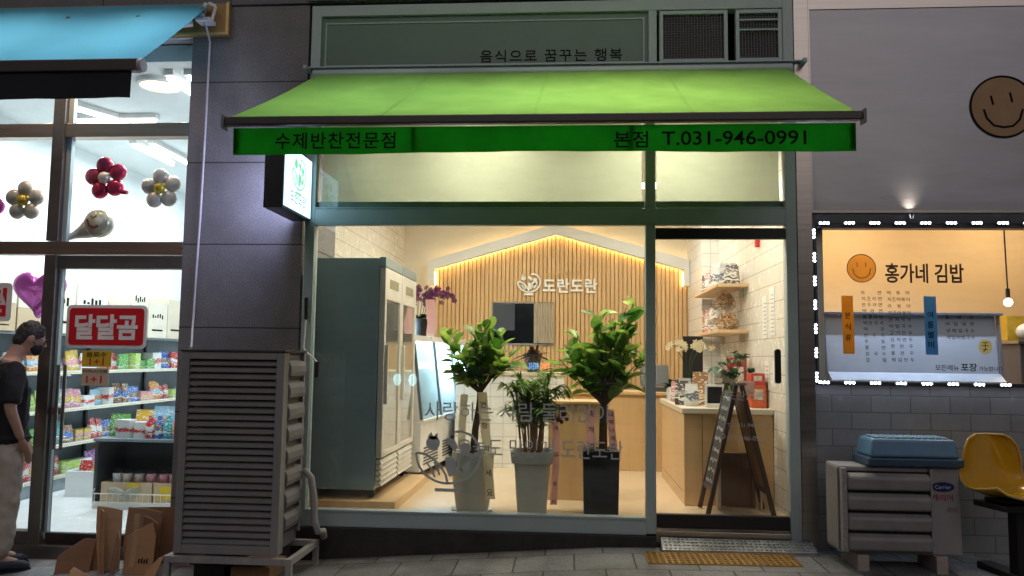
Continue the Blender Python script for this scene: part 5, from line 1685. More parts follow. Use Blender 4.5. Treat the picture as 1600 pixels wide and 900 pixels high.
single("flower_bow", b, leafmat("maroon_petals", (0.08, 0.006, 0.02), (0.20, 0.02, 0.06), 0.2), "maroon artificial flowers tied at the top of the palm ribbon", "flowers", (-0.08, 0.26, 1.06))

# ------------------------------------------------------------------ folding menu board and frames by the tiled wall
t = thing("menu_board", "dark wooden A-frame chalk menu board standing open inside the glass door", "menu board", (1.36, 0.55, fl))
apx, apz = 1.355, 1.31
ya, yb = 0.36, 0.78
M_chalk = mat("chalkboard", (0.035, 0.034, 0.036), rough=0.8, var=0.5, scale=10)
for side, xf, nm in ((-1, 1.10, "chalk_panel"), (1, 1.62, "brown_panel")):
    for y in (ya, yb - 0.035):
        obj("leg", B().bar((apx + 0.02 * side, y + .0175, apz), (xf, y + .0175, fl + 0.01), 0.035, 0.035, up=(0, 1, 0)), M_dkwood, t, world=True, bevel=0.003)
    p = lambda f: (apx + 0.02 * side + (xf - apx - 0.02 * side) * f, apz + (fl - apz) * f)
    (x1, z1), (x2, z2) = p(0.06), p(0.78)
    th = 0.012
    q = obj(nm, B().hexa([(x2 - th, ya + .036, z2), (x2, ya + .036, z2), (x2, yb - .036, z2), (x2 - th, yb - .036, z2)], [(x1 - th, ya + .036, z1), (x1, ya + .036, z1), (x1, yb - .036, z1), (x1 - th, yb - .036, z1)]), M_chalk if side < 0 else M_brownboard, t, world=True)
    (x3, z3) = p(0.80)
    obj("rail", B().box(x3 - .017, x3 + .017, ya + .036, yb - .036, z3 - .02, z3 + .018), M_dkwood, t, world=True)
    if side < 0:
        ch = B()
        ux = Vector((0, -1, 0)); uy = Vector((x1 - x2, 0, z1 - z2))
        for k in range(9):
            f = 0.06 + k * 0.08
            xx, zz = p(f + 0.05)
            o3 = Vector((xx - th - 0.003, yb - 0.06, zz))
            for m in range(5):
                pts = [(0.03 + 0.055 * m + jit(.006), jit(.018)) for _ in range(1)] + [(0.03 + 0.055 * m + 0.022 + jit(.008), jit(.022)), (0.03 + 0.055 * m + 0.035 + jit(.006), jit(.02)), (0.03 + 0.055 * m + 0.02, 0.012 + jit(.01))]
                ch.stroke(pts, 0.007, plane(o3, ux, uy), 0.0008)
        obj("chalk_marks", ch, mat("chalk", (0.62, 0.62, 0.62), rough=0.9, var=0.3), q, world=True)
b = B().bar((apx - .06, ya, apz + .0), (apx + .06, ya, apz + 0.0), 0.02).bar((apx - .06, yb, apz), (apx + .06, yb, apz), 0.02)
obj("hinge", b, M_steel, t, world=True)
single("picture_panel", B().box(1.28, 1.30, 0.80, 0.855, fl + .01, 0.72).box(1.55, 1.57, 0.80, 0.855, fl + .01, 0.72).box(1.301, 1.549, 0.80, 0.855, 0.70, 0.72).box(1.301, 1.549, 0.835, 0.85, fl + 0.012, 0.70), M_brownboard, "brown framed panel leaning against the oak counter inside the menu board", "frame", (1.42, 0.83, fl), bevel=0.003)
single("pale_board", B().box(1.59, 1.605, 0.70, 0.80, fl + .005, 0.70).box(1.25, 1.27, 0.72, 0.82, fl + .005, 0.62), mat("off_white_board", (0.52, 0.46, 0.38)), "pale board edge leaning between the brown panel and tiled wall", "board", (1.6, 0.75, fl), bevel=0.002)

# papers on the tiled wall
M_paper = mat("wall_paper_sheet", (0.70, 0.67, 0.62), rough=0.8, var=0.05)
M_print = mat("paper_print", (0.30, 0.28, 0.27), rough=0.8)
for k, (y, z, w, h, lb) in enumerate(((0.78, 1.72, .17, .42, "tall white notice sheet, upper of those near the glass door"), (1.05, 1.70, .17, .38, "white notice sheet next to the tall one on the tiled wall"), (0.72, 1.28, .14, .22, "small white notice low on the tiled wall near the door handle"), (1.0, 1.24, .15, .26, "small white notice below the two tall sheets, towards the counter"))):
    t = single("notice", B().box(1.7465, 1.7488, y, y + w, z, z + h), M_paper, lb, "notice", (1.7475, y, z))
    d = B()
    for i in range(int(h / 0.035) - 1):
        d.box(1.7458, 1.7464, y + .02, y + w - .02 - random.uniform(0, .05), z + .03 + i * .035, z + .038 + i * .035)
    obj("print", d, M_print, t, world=True)
t = single("alarm_call_point", B().box(1.71, 1.748, 1.28, 1.33, 2.55, 2.64), mat("alarm_red", (0.5, 0.02, 0.015)), "small red device high on the tiled wall", "alarm", (1.74, 1.3, 2.6), bevel=0.004)

# wall shelves with their goods
for z, nm in ((2.255, "upper"), (1.80, "lower")):
    t = thing("wall_shelf", f"{nm} oak wall shelf on the white tiled wall of the side dish shop", "shelf", (1.6, 2.5, z))
    obj("board", B().box(1.45, 1.747, 1.78, 3.28, z - .032, z), M_ply_x, t, world=True, bevel=0.003)
    obj("bracket", B().box(1.70, 1.745, 2.0, 2.02, z - .12, z - .033).box(1.70, 1.745, 3.0, 3.02, z - .12, z - .033), M_white, t, world=True)


def pouch(w, d, h, crimp=0.03):
    bb = B()
    ring = []
    for f, sw, sd in ((0, 1, 1), (0.12, 1.03, 1.1), (0.45, 1.0, 0.9), (0.8, 0.96, 0.35), (0.93, 0.94, 0.06), (1.0, 0.95, 0.05)):
        ring.append([(x * w / 2 * sw, y * d / 2 * sd, f * h) for x, y in ((-1, -.6), (-.6, -1), (0, -1.1), (.6, -1), (1, -.6), (1, .6), (.6, 1), (0, 1.1), (-.6, 1), (-1, .6))])
    for r in ring:
        bb.v += [Vector(p) for p in r]
    for i in range(len(ring) - 1):
        for k in range(10):
            bb.f.append((i * 10 + k, i * 10 + (k + 1) % 10, (i + 1) * 10 + (k + 1) % 10, (i + 1) * 10 + k))
    bb.f += [tuple(range(10))[::-1], tuple(50 + k for k in range(10))]
    return bb


def put(name, bb, m, label, cat, loc, rz=0.0, group=None, **k):
    o = obj(name, bb, m, **k)
    o.location = loc
    o.rotation_euler = (0, 0, rz)
    return tag(o, label, cat, group)


M_silver = packmat("silver_pouch", (0.45, 0.45, 0.47), (0.10, 0.11, 0.16), 38, 0.3)
M_dkp = packmat("dark_pouch", (0.09, 0.07, 0.07), (0.30, 0.26, 0.22), 38, 0.35)
M_pinkp = packmat("pink_pouch", (0.50, 0.22, 0.24), (0.62, 0.56, 0.52), 38, 0.4)
M_whitep = packmat("white_pouch", (0.62, 0.62, 0.62), (0.12, 0.16, 0.20), 38, 0.4)
M_brownp = packmat("brown_pouch", (0.30, 0.15, 0.06), (0.5, 0.35, 0.2), 38, 0.4)
for y, w, h, m, lb in ((1.92, .16, .20, M_dkp, "dark pouch at the door end of the upper wall shelf"), (2.12, .17, .24, M_silver, "silver pouch leaning on the dark one, upper wall shelf"), (2.36, .17, .22, M_whitep, "white pouch with dark print on the upper wall shelf"), (2.58, .16, .29, M_silver, "tall silver pouch in the middle of the upper wall shelf"), (2.78, .15, .30, M_brownp, "tall brown pouch on the upper wall shelf"), (2.98, .14, .23, M_pinkp, "pink pouch on the upper wall shelf"), (3.14, .13, .22, M_dkp, "small dark pouch at the far end of the upper wall shelf")):
    put("pouch", pouch(w, 0.07, h), m, lb, "pouch", (1.60 + jit(.03), y, 2.256), radians(-35 + jit(20)), smooth=True)
M_snack = packmat("snack_bag", (0.42, 0.22, 0.08), (0.55, 0.33, 0.14), 32, 0.25)
M_crinkle = glass("crinkled_film", tint=(0.93, 0.92, 0.90), ior=1.25, rough=0.3)


def snackbag(r, h):
    bb = B()
    for k in range(60):
        a = random.uniform(0, 2 * pi); q = random.uniform(0, 1) ** .5 * r * .82; z = random.uniform(.02, h * .78)
        q *= 1 - 0.5 * (z / h) ** 2
        c = Vector((q * cos(a), q * sin(a), z)); d = rdir(-1, 1) * .03
        bb.tube([c - d, c + d * .2 + Vector((jit(.006), jit(.006), jit(.006))), c + d], 0.008, 5)
    return bb


for y, r, z, lb in ((1.98, .115, 1.80, "clear bag of brown crackers at the door end of the lower wall shelf"), (2.36, .145, 1.80, "largest clear bag of brown crackers on the lower wall shelf"), (2.16, .12, 2.005, "clear tied bag of crackers stacked on top of two others")):
    t = thing("cracker_bag", lb, "snack bag", (1.585, y, z + .001))
    obj("crackers", snackbag(r, r * 1.75), M_snack, t, smooth=True)
    obj("film", B().lathe([(r * .7, 0), (r, r * .35), (r * .98, r * .8), (r * .6, r * 1.5), (r * .16, r * 1.8), (r * .14, r * 1.86), (r * .5, r * 2.35)], n=18, caps=False), M_crinkle, t, smooth=True)
for y, m, lb in ((2.66, M_whitep, "white pouch beside the clear bags on the lower wall shelf"), (2.88, M_pinkp, "pink striped pouch on the lower wall shelf"), (3.08, M_brownp, "brown pouch at the far end of the lower wall shelf")):
    put("pouch", pouch(.18, 0.08, .27), m, lb, "pouch", (1.60, y, 1.801), radians(-30 + jit(15)), smooth=True)

# goods on the corner counter
ct = 1.086
t = thing("photo_frame", "white framed dark picture standing on the oak counter corner", "picture frame", (1.275, 1.0, ct))
obj("frame", B().box(-.085, -.065, -.01, .01, .001, .20).box(.065, .085, -.01, .01, .001, .20).box(-.065, .065, -.01, .01, .18, .20).box(-.065, .065, -.01, .01, .001, .035), M_white, t, bevel=0.003)
obj("picture", B().box(-.065, .065, .0, .006, .035, .18), M_black, t)


def jar(r, h, lid):
    return B().lathe([(r * .92, 0), (r, .01), (r, h * .78), (r * .9, h * .82)], n=16), B().lathe([(r * .95, h * .821), (r * .95, h), (0, h + .002)], n=16, caps=False)


cols = [("amber", (0.38, 0.2, 0.06)), ("white", (0.6, 0.58, 0.52)), ("brown", (0.2, 0.1, 0.05)), ("red", (0.45, 0.05, 0.03)), ("green", (0.12, 0.25, 0.06)), ("cream", (0.6, 0.48, 0.3))]
k = 0
for x, y, z, pl in ((1.36, 1.25, 0, "front row"), (1.45, 1.25, 0, "front row"), (1.54, 1.25, 0, "front row"), (1.36, 1.25, .105, "upper row"), (1.45, 1.25, .105, "upper row"), (1.54, 1.25, .105, "upper row")):
    nm, c = cols[k % 6]; k += 1
    t = thing("jar", f"{nm} jar with black lid in the {pl} of stacked jars on the oak counter", "jar", (x, y, ct + z + 0.001))
    a, l = jar(.038, .098, 0)
    obj("glass", a, mat("jar_" + nm, c, rough=0.2, var=0.2, scale=30), t, smooth=True)
    obj("lid", l, M_black, t, smooth=True)
for x, y, w, h, m, lb in ((1.04, 1.35, .13, .22, M_dkp, "dark pouch at the room edge of the oak counter"), (1.10, 1.18, .12, .20, M_whitep, "white pouch with dark print at the room edge of the oak counter"), (1.20, 1.32, .12, .19, M_brownp, "brown pouch behind the white framed picture"), (1.10, 1.60, .14, .24, M_silver, "silver pouch behind the pouches at the counter edge"), (1.25, 1.62, .15, .30, M_brownp, "tall brown pouch in the middle of the oak counter"), (1.06, 1.85, .12, .2, M_pinkp, "pink pouch near the white pot on the oak counter")):
    put("pouch", pouch(w, .07, h), m, lb, "pouch", (x, y, ct + .001), jit(.5), smooth=True)
for x, y, z, sx, sy, sz, c, lb in ((1.62, 1.75, 0, .16, .16, .44, (0.30, 0.03, 0.03), "tall red gift box standing against the tiled wall"), (1.66, 1.10, 0, .13, .16, .20, (0.55, 0.10, 0.03), "orange red box at the wall end of the oak counter"), (1.655, 1.10, .201, .12, .15, .10, (0.50, 0.05, 0.03), "flat red box on top of the orange red box"), (1.44, 1.45, 0, .20, .10, .32, (0.45, 0.42, 0.38), "grey carton behind the stacked jars"), (1.20, 2.0, 0, .16, .14, .22, (0.10, 0.10, 0.12), "black box towards the back of the oak counter")):
    t = thing("goods_box", lb, "box", (x, y, ct + z + .001))
    obj("carton", B().box(-sx / 2, sx / 2, -sy / 2, sy / 2, 0, sz), mat("goods_colour", c, rough=0.45, var=0.2, scale=25), t, bevel=0.003)
    obj("print_label", B().box(-sx * .3, sx * .3, -sy / 2 - .0015, -sy / 2 - .0005, sz * .35, sz * .8), mat("label_pale", (0.62, 0.55, 0.45), var=0.4, scale=60), t)
put("price_card", B().box(-.075, .075, -.003, .003, 0, .115), mat("dusky_card", (0.42, 0.26, 0.22)), "dusky pink card held above the menu board on the oak counter", "card", (1.53, 0.93, ct + .12), 0, bevel=0.002)
t = thing("round_leaf_plant", "round leaved dark green plant on the oak counter against the tiled wall", "potted plant", (1.52, 1.38, ct + .0))
obj("pot", B().lathe([(.05, .001), (.07, .14), (.06, .14), (0, .13)], n=18, caps=False).xf(Matrix.Translation((0, 0.14, 0))), M_white, t, smooth=True)
b, s = B(), B()
for k in range(34):
    c = Vector((jit(.19), jit(.10) + .02, .34 + jit(.14)))
    s.tube([(0, .14, .13), (c.x * .4, c.y * .5 + .05, .3), c], .0025, 4)
    leaf(b, c, rdir(-.6, .6) + Vector((0, -.6, 0)), .075, .08, .3)
obj("stem", s, M_dkleaf, t)
obj("foliage", b, leafmat("round_leaf", (0.012, 0.05, 0.015), (0.05, 0.14, 0.05), .2), t, smooth=True, angle=180)
t = thing("white_orchid", "white flowering orchid near the checkout end of the oak counter", "potted plant", (1.22, 2.25, ct))
obj("pot", B().lathe([(.06, .001), (.085, .16), (.07, .16), (0, .15)], n=18, caps=False), M_white, t, smooth=True)
b, s, f_ = B(), B(), B()
for k in range(9):
    leaf(b, (0, 0, .15), (cos(k * .8), sin(k * .8), .8), .24, .06, .5)
for k in range(4):
    a = -1 + k * .7
    pts = [(0, 0, .15), (.06 * sin(a), -.03, .42), (.16 * sin(a), -.05, .56), (.28 * sin(a), -.08, .55)]
    s.tube(pts, .004, 5)
    for i in range(9):
        q = Vector(pts[2]).lerp(Vector(pts[3]), random.uniform(-.5, 1)) + Vector((jit(.03), jit(.03), jit(.04)))
        for m in range(5):
            an = m * 1.257
            f_.add([q, q + Vector((cos(an) * .02 - sin(an) * .012, -.004, sin(an) * .02 + cos(an) * .012)), q + Vector((cos(an) * .034, 0, sin(an) * .034)), q + Vector((cos(an) * .02 + sin(an) * .012, -.004, sin(an) * .02 - cos(an) * .012))], [(0, 1, 2, 3)])
obj("leaves", b, M_dkleaf, t, smooth=True, angle=180)
obj("stem", s, M_dkleaf, t)
obj("petals", f_, mat("cream_petals", (0.72, 0.62, 0.42), rough=.6), t)
t = thing("small_pot_plant", "small leafy plant in a white pot at the back edge of the oak counter", "potted plant", (1.05, 2.05, ct))
obj("pot", B().lathe([(.06, .001), (.075, .14), (.065, .14), (0, .13)], n=18, caps=False), M_white, t, smooth=True)
b = B()
for k in range(26):
    leaf(b, (jit(.03), jit(.03), .14), rdir(.1, 1), .14, .05, .4)
obj("foliage", b, M_dkleaf, t, smooth=True, angle=180)
t = thing("cash_terminal", "dark grey cash terminal with tilted screen on the checkout counter", "cash register", (0.98, 3.15, 1.136))
obj("base", B().box(-.14, .14, -.12, .12, .001, .05), M_alu_dark, t, bevel=.006)
obj("screen", B().hexa([(-.16, -.02, .06), (.16, -.02, .06), (.16, .02, .06), (-.16, .02, .06)], [(-.16, .06, .30), (.16, .06, .30), (.16, .10, .30), (-.16, .10, .30)]), mat("terminal_grey", (0.08, 0.085, 0.09), rough=.4), t, bevel=.006)
t = thing("wall_monitor", "slim black monitor standing near the white orchid", "monitor", (1.30, 2.75, 1.14))
obj("screen", B().box(-.06, .16, -.015, .015, .12, .62), M_black, t, bevel=.006)
obj("stand", B().box(.02, .08, -.012, .012, -.88, .119).box(-.06, .16, -.1, .1, -.884, -.86), M_black, t, bevel=.004)
put("flower_pot", B().lathe([(.07, .001), (.10, .2), (.11, .21), (0, .2)], n=18, caps=False), M_black, "black pot with dark red flowers on the tiled counter below the hatch", "potted plant", (-.42, 3.1, 1.336), smooth=True)
b = B()
for k in range(40):
    leaf(b, (-.42 + jit(.04), 3.1 + jit(.04), 1.52), rdir(.0, 1), random.uniform(.12, .26), .04, .4)
o = obj("foliage", b, leafmat("dark_red_leaf", (0.03, 0.03, 0.012), (0.18, 0.03, 0.04), .2), bpy.data.objects["flower_pot"], world=True, smooth=True, angle=180)

# ------------------------------------------------------------------ inside the convenience store
M_gond = mat("slate_shelf_steel", (0.20, 0.24, 0.27), rough=0.45, var=0.08)
M_pricewhite = packmat("price_strip", (0.70, 0.70, 0.68), (0.66, 0.50, 0.08), 9, 0.4, thr=0.62)
t = thing("wall_shelving", "long slate grey shelving along the store wall, loaded with packets and topped with cartons", "shelving", (-5.7, 3.4, 0))
ya, yb = 0.6, 5.7
obj("back_panel", B().box(-5.91, -5.88, ya, yb, 0.0, 1.72), M_gond, t, world=True)
LV = [1.70, 1.29, 0.88, 0.50, 0.17]
for z in LV:
    s = obj("shelf_board", B().box(-5.879, -5.50, ya, yb, z - .025, z), M_gond, t, world=True, bevel=.003)
    if z < 1.6:
        obj("price_rail", B().box(-5.499, -5.49, ya, yb, z - .03, z + .008), M_pricewhite, s, world=True)
obj("kick", B().box(-5.87, -5.53, ya, yb, 0.001, 0.144), mat("blue_grey_kick", (0.25, 0.30, 0.34)), t, world=True)
for y in (0.6, 1.9, 3.2, 4.5, 5.66):
    obj("upright", B().box(-5.875, -5.845, y, y + .04, 0.146, 1.67), M_black, t, world=True)

CC = {"red": (0.55, 0.03, 0.03), "blue": (0.03, 0.14, 0.50), "green": (0.10, 0.38, 0.06), "yellow": (0.65, 0.42, 0.03), "white": (0.70, 0.71, 0.70), "purple": (0.25, 0.05, 0.32), "orange": (0.62, 0.22, 0.03), "pink": (0.62, 0.25, 0.32), "teal": (0.04, 0.35, 0.40), "brown": (0.26, 0.13, 0.06), "sky blue": (0.25, 0.48, 0.65), "lime": (0.35, 0.55, 0.06)}
CP = {}
for i, (k, c) in enumerate(CC.items()):
    o2 = list(CC.values())[(i * 5 + 4) % len(CC)]
    CP[k] = packmat("pack_" + k.replace(" ", "_"), c, o2, 22, 0.32, thr=0.60)
shapes = {}
shapes["packet"] = pouch(.24, .10, .26).v, pouch(.24, .10, .26).f
shapes["pouch"] = pouch(.20, .12, .30).v, pouch(.20, .12, .30).f
q = B().box(-.11, .11, -.09, .09, 0, .17); shapes["box"] = q.v, q.f
q = B().box(-.12, .12, -.10, .10, 0, .28); shapes["carton"] = q.v, q.f
q = B().lathe([(.055, 0), (.06, .02), (.06, .17), (.025, .22), (.025, .26), (0, .262)], n=12); shapes["bottle"] = q.v, q.f
q = B().lathe([(.075, 0), (.085, .13), (.09, .14), (0, .145)], n=14); shapes["tub"] = q.v, q.f
meshes = {}


def product(kind, colour, label, loc, rz, group, sc=1.0):
    key = (kind, colour)
    if key not in meshes:
        me = bpy.data.meshes.new(kind)
        me.from_pydata([tuple(v) for v in shapes[kind][0]], [], shapes[kind][1])
        me.materials.append(CP[colour])
        if kind not in ("box", "carton"):
            for p in me.polygons: p.use_smooth = True
            me.set_sharp_from_angle(angle=radians(45))
        meshes[key] = me
    o = bpy.data.objects.new(kind, meshes[key])
    COL.objects.link(o)
    o.location = loc
    o.rotation_euler = (0, 0, rz)
    o.scale = (sc, sc, sc)
    return tag(o, label, kind, group)


rows = {1.29: ("top product shelf", ["white bottle", "white bottle", "orange pouch", "yellow packet", "brown packet", "yellow pouch", "white packet", "brown pouch", "red packet", "green carton", "lime carton", "green box", "white carton", "blue pouch", "red carton", "pink bottle", "yellow box"]),
        0.88: ("middle product shelf", ["yellow packet", "blue box", "purple packet", "lime packet", "teal carton", "pink packet", "white box", "sky blue packet", "white carton", "brown pouch", "blue packet", "pink box", "orange pouch", "red packet", "lime box", "white pouch", "purple carton"]),
        0.50: ("third product shelf down", ["red packet", "orange packet", "white pouch", "green packet", "teal pouch", "brown packet", "yellow box", "red pouch", "blue packet", "white packet", "orange box", "purple pouch", "green box", "yellow packet", "blue box", "pink pouch", "white carton"]),
        0.17: ("lowest product shelf", ["brown carton", "yellow pouch", "red pouch", "pink packet", "red packet", "lime box", "white box", "purple packet", "orange carton", "blue packet", "green pouch", "white carton", "red box", "teal packet", "yellow carton", "brown pouch", "pink box"])}
seen = set()
place = ["towards the storefront end", "near the storefront end", "past the door handle", "below the red sticker", "behind the yellow price card", "behind the tan price card", "in the middle of the row", "beyond the middle of the row", "well along the row", "towards the pillar end", "close to the pillar end", "at the pillar end", "at the far end of the row"]
for z, (nm, its) in rows.items():
    for i, it in enumerate(its):
        y = 1.12 + i * 0.262
        col, kind = it.rsplit(" ", 1)
        for m in range(1 if kind in ("carton",) else 2):
            prev = its[i - 1] if i else "shelf end"
            nxt = its[i + 1] if i + 1 < len(its) else "shelf end"
            lb = f"{col} {kind} on the {nm}, " + (f"first of two after the {prev}" if m == 0 and kind != "carton" else f"just before the {nxt}")
            if lb in seen:
                lb += ", second such run"
            seen.add(lb)
            product(kind, col, lb, (-5.62 + jit(.03), y + m * 0.128 + jit(.01), z + .001), radians(90) + jit(.25), "goods on the store wall shelving", random.uniform(.78, 1.0) * .82)

M_cart = [mat("shipping_carton_" + n, c, rough=.8, var=.06, scale=3) for n, c in (("pale", (0.62, 0.54, 0.42)), ("white", (0.70, 0.66, 0.58)), ("tan", (0.50, 0.38, 0.24)), ("cream", (0.66, 0.60, 0.50)))]
y = 0.95
cl = ["tan carton nearest the storefront", "low pale carton with green stripe", "large cream carton", "large white carton with dark marks", "wide pale carton", "tan carton past the red sticker", "cream carton with dark marks", "tall pale carton", "white carton", "small cream carton at the far end"]
for i, (w, h, mi, st2) in enumerate(((.42, .30, 2, .26), (.40, .26, 2, .30), (.55, .62, 3, 0), (.62, .66, 1, 0), (.5, .46, 0, 0), (.42, .38, 2, .2), (.5, .52, 3, 0), (.48, .60, 0, 0), (.5, .55, 1, 0), (.42, .36, 3, 0))):
    for lv, (hh, zz) in enumerate(((h, 0), (st2, h + .002)) if st2 else ((h, 0),)):
        lb = cl[i] + " on top of the store shelving" if lv == 0 else f"smaller carton stacked on the {cl[i].split(' with')[0]}"
        t = thing("shipping_carton", lb, "box", (-5.68, y + w / 2, 1.701 + zz * .9), group="cartons on top of the shelving")
        obj("carton", B().box(-.2, .2, -w / 2 + .012, w / 2 - .012, 0, hh * .9), M_cart[(mi + lv) % 4], t, bevel=.004)
        d = B()
        if (i + lv) % 2 == 0 or i in (3, 6):
            for k in range(5):
                d.box(.2005, .2015, -w * .3 + k * w * .12, -w * .3 + k * w * .12 + w * .07, hh * .5 + jit(.02), hh * .5 + .06 + jit(.03))
        d.box(.2005, .2015, -w * .3, w * .25, hh * .18, hh * .22)
        obj("print", d, mat("carton_green", (0.08, 0.3, 0.08)) if i == 1 else M_ink, t)
    y += w

# island cooler beyond the door
t = thing("cup_cooler", "dark open fronted cooler holding paper cups, in the store behind the glass door", "cooler", (-4.1, 1.6, 0))
M_cool = mat("black_cooler", (0.06, 0.068, 0.075), rough=.3)
x0, x1, y0, y1 = -4.60, -3.2, 1.38, 1.92
obj("back_panel", B().box(x0, x1, y1 - .03, y1, .06, .64), M_cool, t, world=True)
obj("end_panel", B().box(x0, x0 + .03, y0, y1 - .031, .06, .64).box(x1 - .03, x1, y0, y1 - .031, .06, .64), M_cool, t, world=True, bevel=.003)
obj("top", B().box(x0 - .01, x1 + .01, y0 - .02, y1 + .01, .641, .67), M_gond, t, world=True, bevel=.004)
obj("base", B().box(x0, x1, y0, y1, 0.0, .059), M_white, t, world=True)
b = B()
for z in (.07, .15):
    b.tube([(x0 + .02, y0 - .05, z), (x1, y0 - .05, z)], .006, 6)
k = 0
while x0 + .05 + k * .06 < x1:
    b.tube([(x0 + .05 + k * .06, y0 - .05, .07), (x0 + .05 + k * .06, y0 - .05, .15)], .003, 5)
    k += 1
b.tube([(x0 + .02, y0 - .05, .15), (x0 + .02, y0 + .1, .26)], .005, 6)
obj("wire_basket", b, mat("cream_wire", (0.66, 0.62, 0.52)), t, world=True)
for xa, xb, lb in ((-4.53, -4.02, "wide kraft tray in the cup cooler with a yellow price tag"), (-4.00, -3.50, "second kraft tray in the cup cooler, beside the green cartons")):
    t = thing("kraft_tray", lb, "tray", (xa, 1.45, .06))
    obj("tray", B().box(xa, xb, 1.40, 1.41, .061, .25).box(xa, xb, 1.83, 1.84, .061, .25).box(xa, xa + .01, 1.411, 1.829, .061, .25).box(xb - .01, xb, 1.411, 1.829, .061, .25).box(xa + .011, xb - .011, 1.411, 1.829, .18, .19), M_kraft2, t, world=True)
    obj("price_tag", B().box(xa + .26, xa + .39, 1.394, 1.399, .20, .245) if xa < -4.1 else B().box(xa + .06, xa + .24, 1.394, 1.399, .10, .22), mat("yellow_tag", (0.70, 0.48, 0.03)), t, world=True)
cups = [("white", -4.42), ("cream", -4.32), ("beige", -4.20), ("pink", -4.08), ("rose", -3.95), ("blush", -3.85)]
cupc = {"white": (.68, .68, .66), "cream": (.62, .55, .45), "beige": (.5, .42, .36), "pink": (.62, .30, .34), "rose": (.58, .24, .30), "blush": (.60, .34, .38)}
for n_, x in cups:
    t = thing("paper_cup", f"{n_} paper cup standing on the kraft tray in the cup cooler", "cup", (x, 1.50, .191))
    obj("cup", B().lathe([(.038, .001), (.052, .135), (0, .136)], n=16), mat("cup_" + n_, cupc[n_], rough=.4), t, smooth=True)
    obj("lid", B().lathe([(.054, .137), (.052, .15), (.02, .165), (0, .166)], n=16), glass("cup_lid_" + n_, (.8, .82, .84)), t, smooth=True)
product("carton", "green", "green carton with blue foot at the pillar end of the cup cooler", (-3.70, 1.52, .191), 0, None, .75)
for i, (x, c) in enumerate(((-4.36, "slumped clear bag in the wire basket, towards the shelving"), (-4.16, "slumped clear bag in the wire basket, towards the pillar"))):
    put("clear_bag", B().ball((0, 0, .08), (.11, .025, .06), 12, 8), glass("milky_bag", (.86, .9, .9), rough=.25, smear=.6), c, "bag", (x, 1.335, .075), jit(.2), smooth=True).rotation_euler = (0, (.4, -.4)[i], 0)
# goods on the cooler top
tops = [("carton", "white", -4.36, 1.5, .62), ("carton", "white", -4.20, 1.5, .55), ("bottle", "red", -4.09, 1.46, .85), ("bottle", "blue", -4.00, 1.46, .85), ("bottle", "teal", -3.91, 1.46, .85), ("bottle", "pink", -3.82, 1.46, .85), ("box", "red", -3.64, 1.48, .85), ("packet", "green", -4.49, 1.62, .85), ("packet", "sky blue", -4.05, 1.68, 1.15), ("packet", "blue", -3.86, 1.70, 1.2), ("pouch", "orange", -3.68, 1.70, 1.1), ("pouch", "white", -3.5, 1.70, 1.2), ("packet", "yellow", -4.26, 1.72, 1.0)]
for i, (kd, c, x, yy, s) in enumerate(tops):
    lb = {0: "white carton on the cooler top, first from the shelving", 1: "white carton on the cooler top, beside the red bottle"}.get(i, f"{c} {kd} standing on top of the cup cooler")
    product(kd, c, lb, (x, yy, .671), jit(.3), "goods on the cup cooler", s)
product("box", "red", "red box stacked on the red box on the cooler", (-3.64, 1.48, .672 + .145), jit(.1), "goods on the cup cooler", .85)
# a low bin of packets and cartons on the floor by the shelving
t = thing("floor_bin", "low pale bin of snack packets standing on the store floor below the shelving", "bin", (-4.95, 2.3, 0))
obj("tray", B().box(-5.25, -4.70, 1.95, 1.97, 0.001, .26).box(-5.25, -4.70, 2.63, 2.65, 0.001, .26).box(-5.25, -5.23, 1.971, 2.629, 0.001, .26).box(-4.72, -4.70, 1.971, 2.629, 0.001, .26).box(-5.229, -4.721, 1.971, 2.629, .10, .12), M_shopwhite, t, world=True)
for i, (c, kd) in enumerate((("red", "packet"), ("pink", "pouch"), ("yellow", "packet"), ("green", "packet"), ("white", "pouch"), ("orange", "packet"))):
    product(kd, c, f"{c} {kd} standing in the low bin on the store floor", (-5.10 + (i % 3) * .14, 2.12 + (i // 3) * .28, .121), jit(.5), "packets in the floor bin", .9)

# balloons on the window
M_foil_w = mat("silver_foil", (0.80, 0.70, 0.60), rough=0.3, metal=0.2, var=0.15, scale=9, bump=0.5, bscale=20)
M_foil_y = mat("gold_foil", (0.75, 0.55, 0.06), rough=0.22, metal=0.4, var=0.1, bump=0.2, bscale=30)
M_foil_r = mat("red_foil", (0.62, 0.03, 0.09), rough=0.22, metal=0.25, var=0.15, bump=0.5, bscale=20)
M_foil_p = mat("magenta_foil", (0.62, 0.11, 0.46), rough=0.2, metal=0.3, var=0.1, bump=0.25, bscale=20)


def flower_balloon(x, z, r, m, mc, label, rot=90):
    t = thing("flower_balloon", label, "balloon", (x, 0.12, z))
    for k in range(5):
        a = radians(rot + 72 * k)
        obj("petal", B().ball((r * .62 * cos(a), 0, r * .62 * sin(a)), (r * .40, r * .26, r * .40), 16, 12), m, t, smooth=True)
    obj("centre", B().ball((0, -.03, 0), (r * .28, r * .24, r * .28), 16, 12), mc, t, smooth=True)
    return t


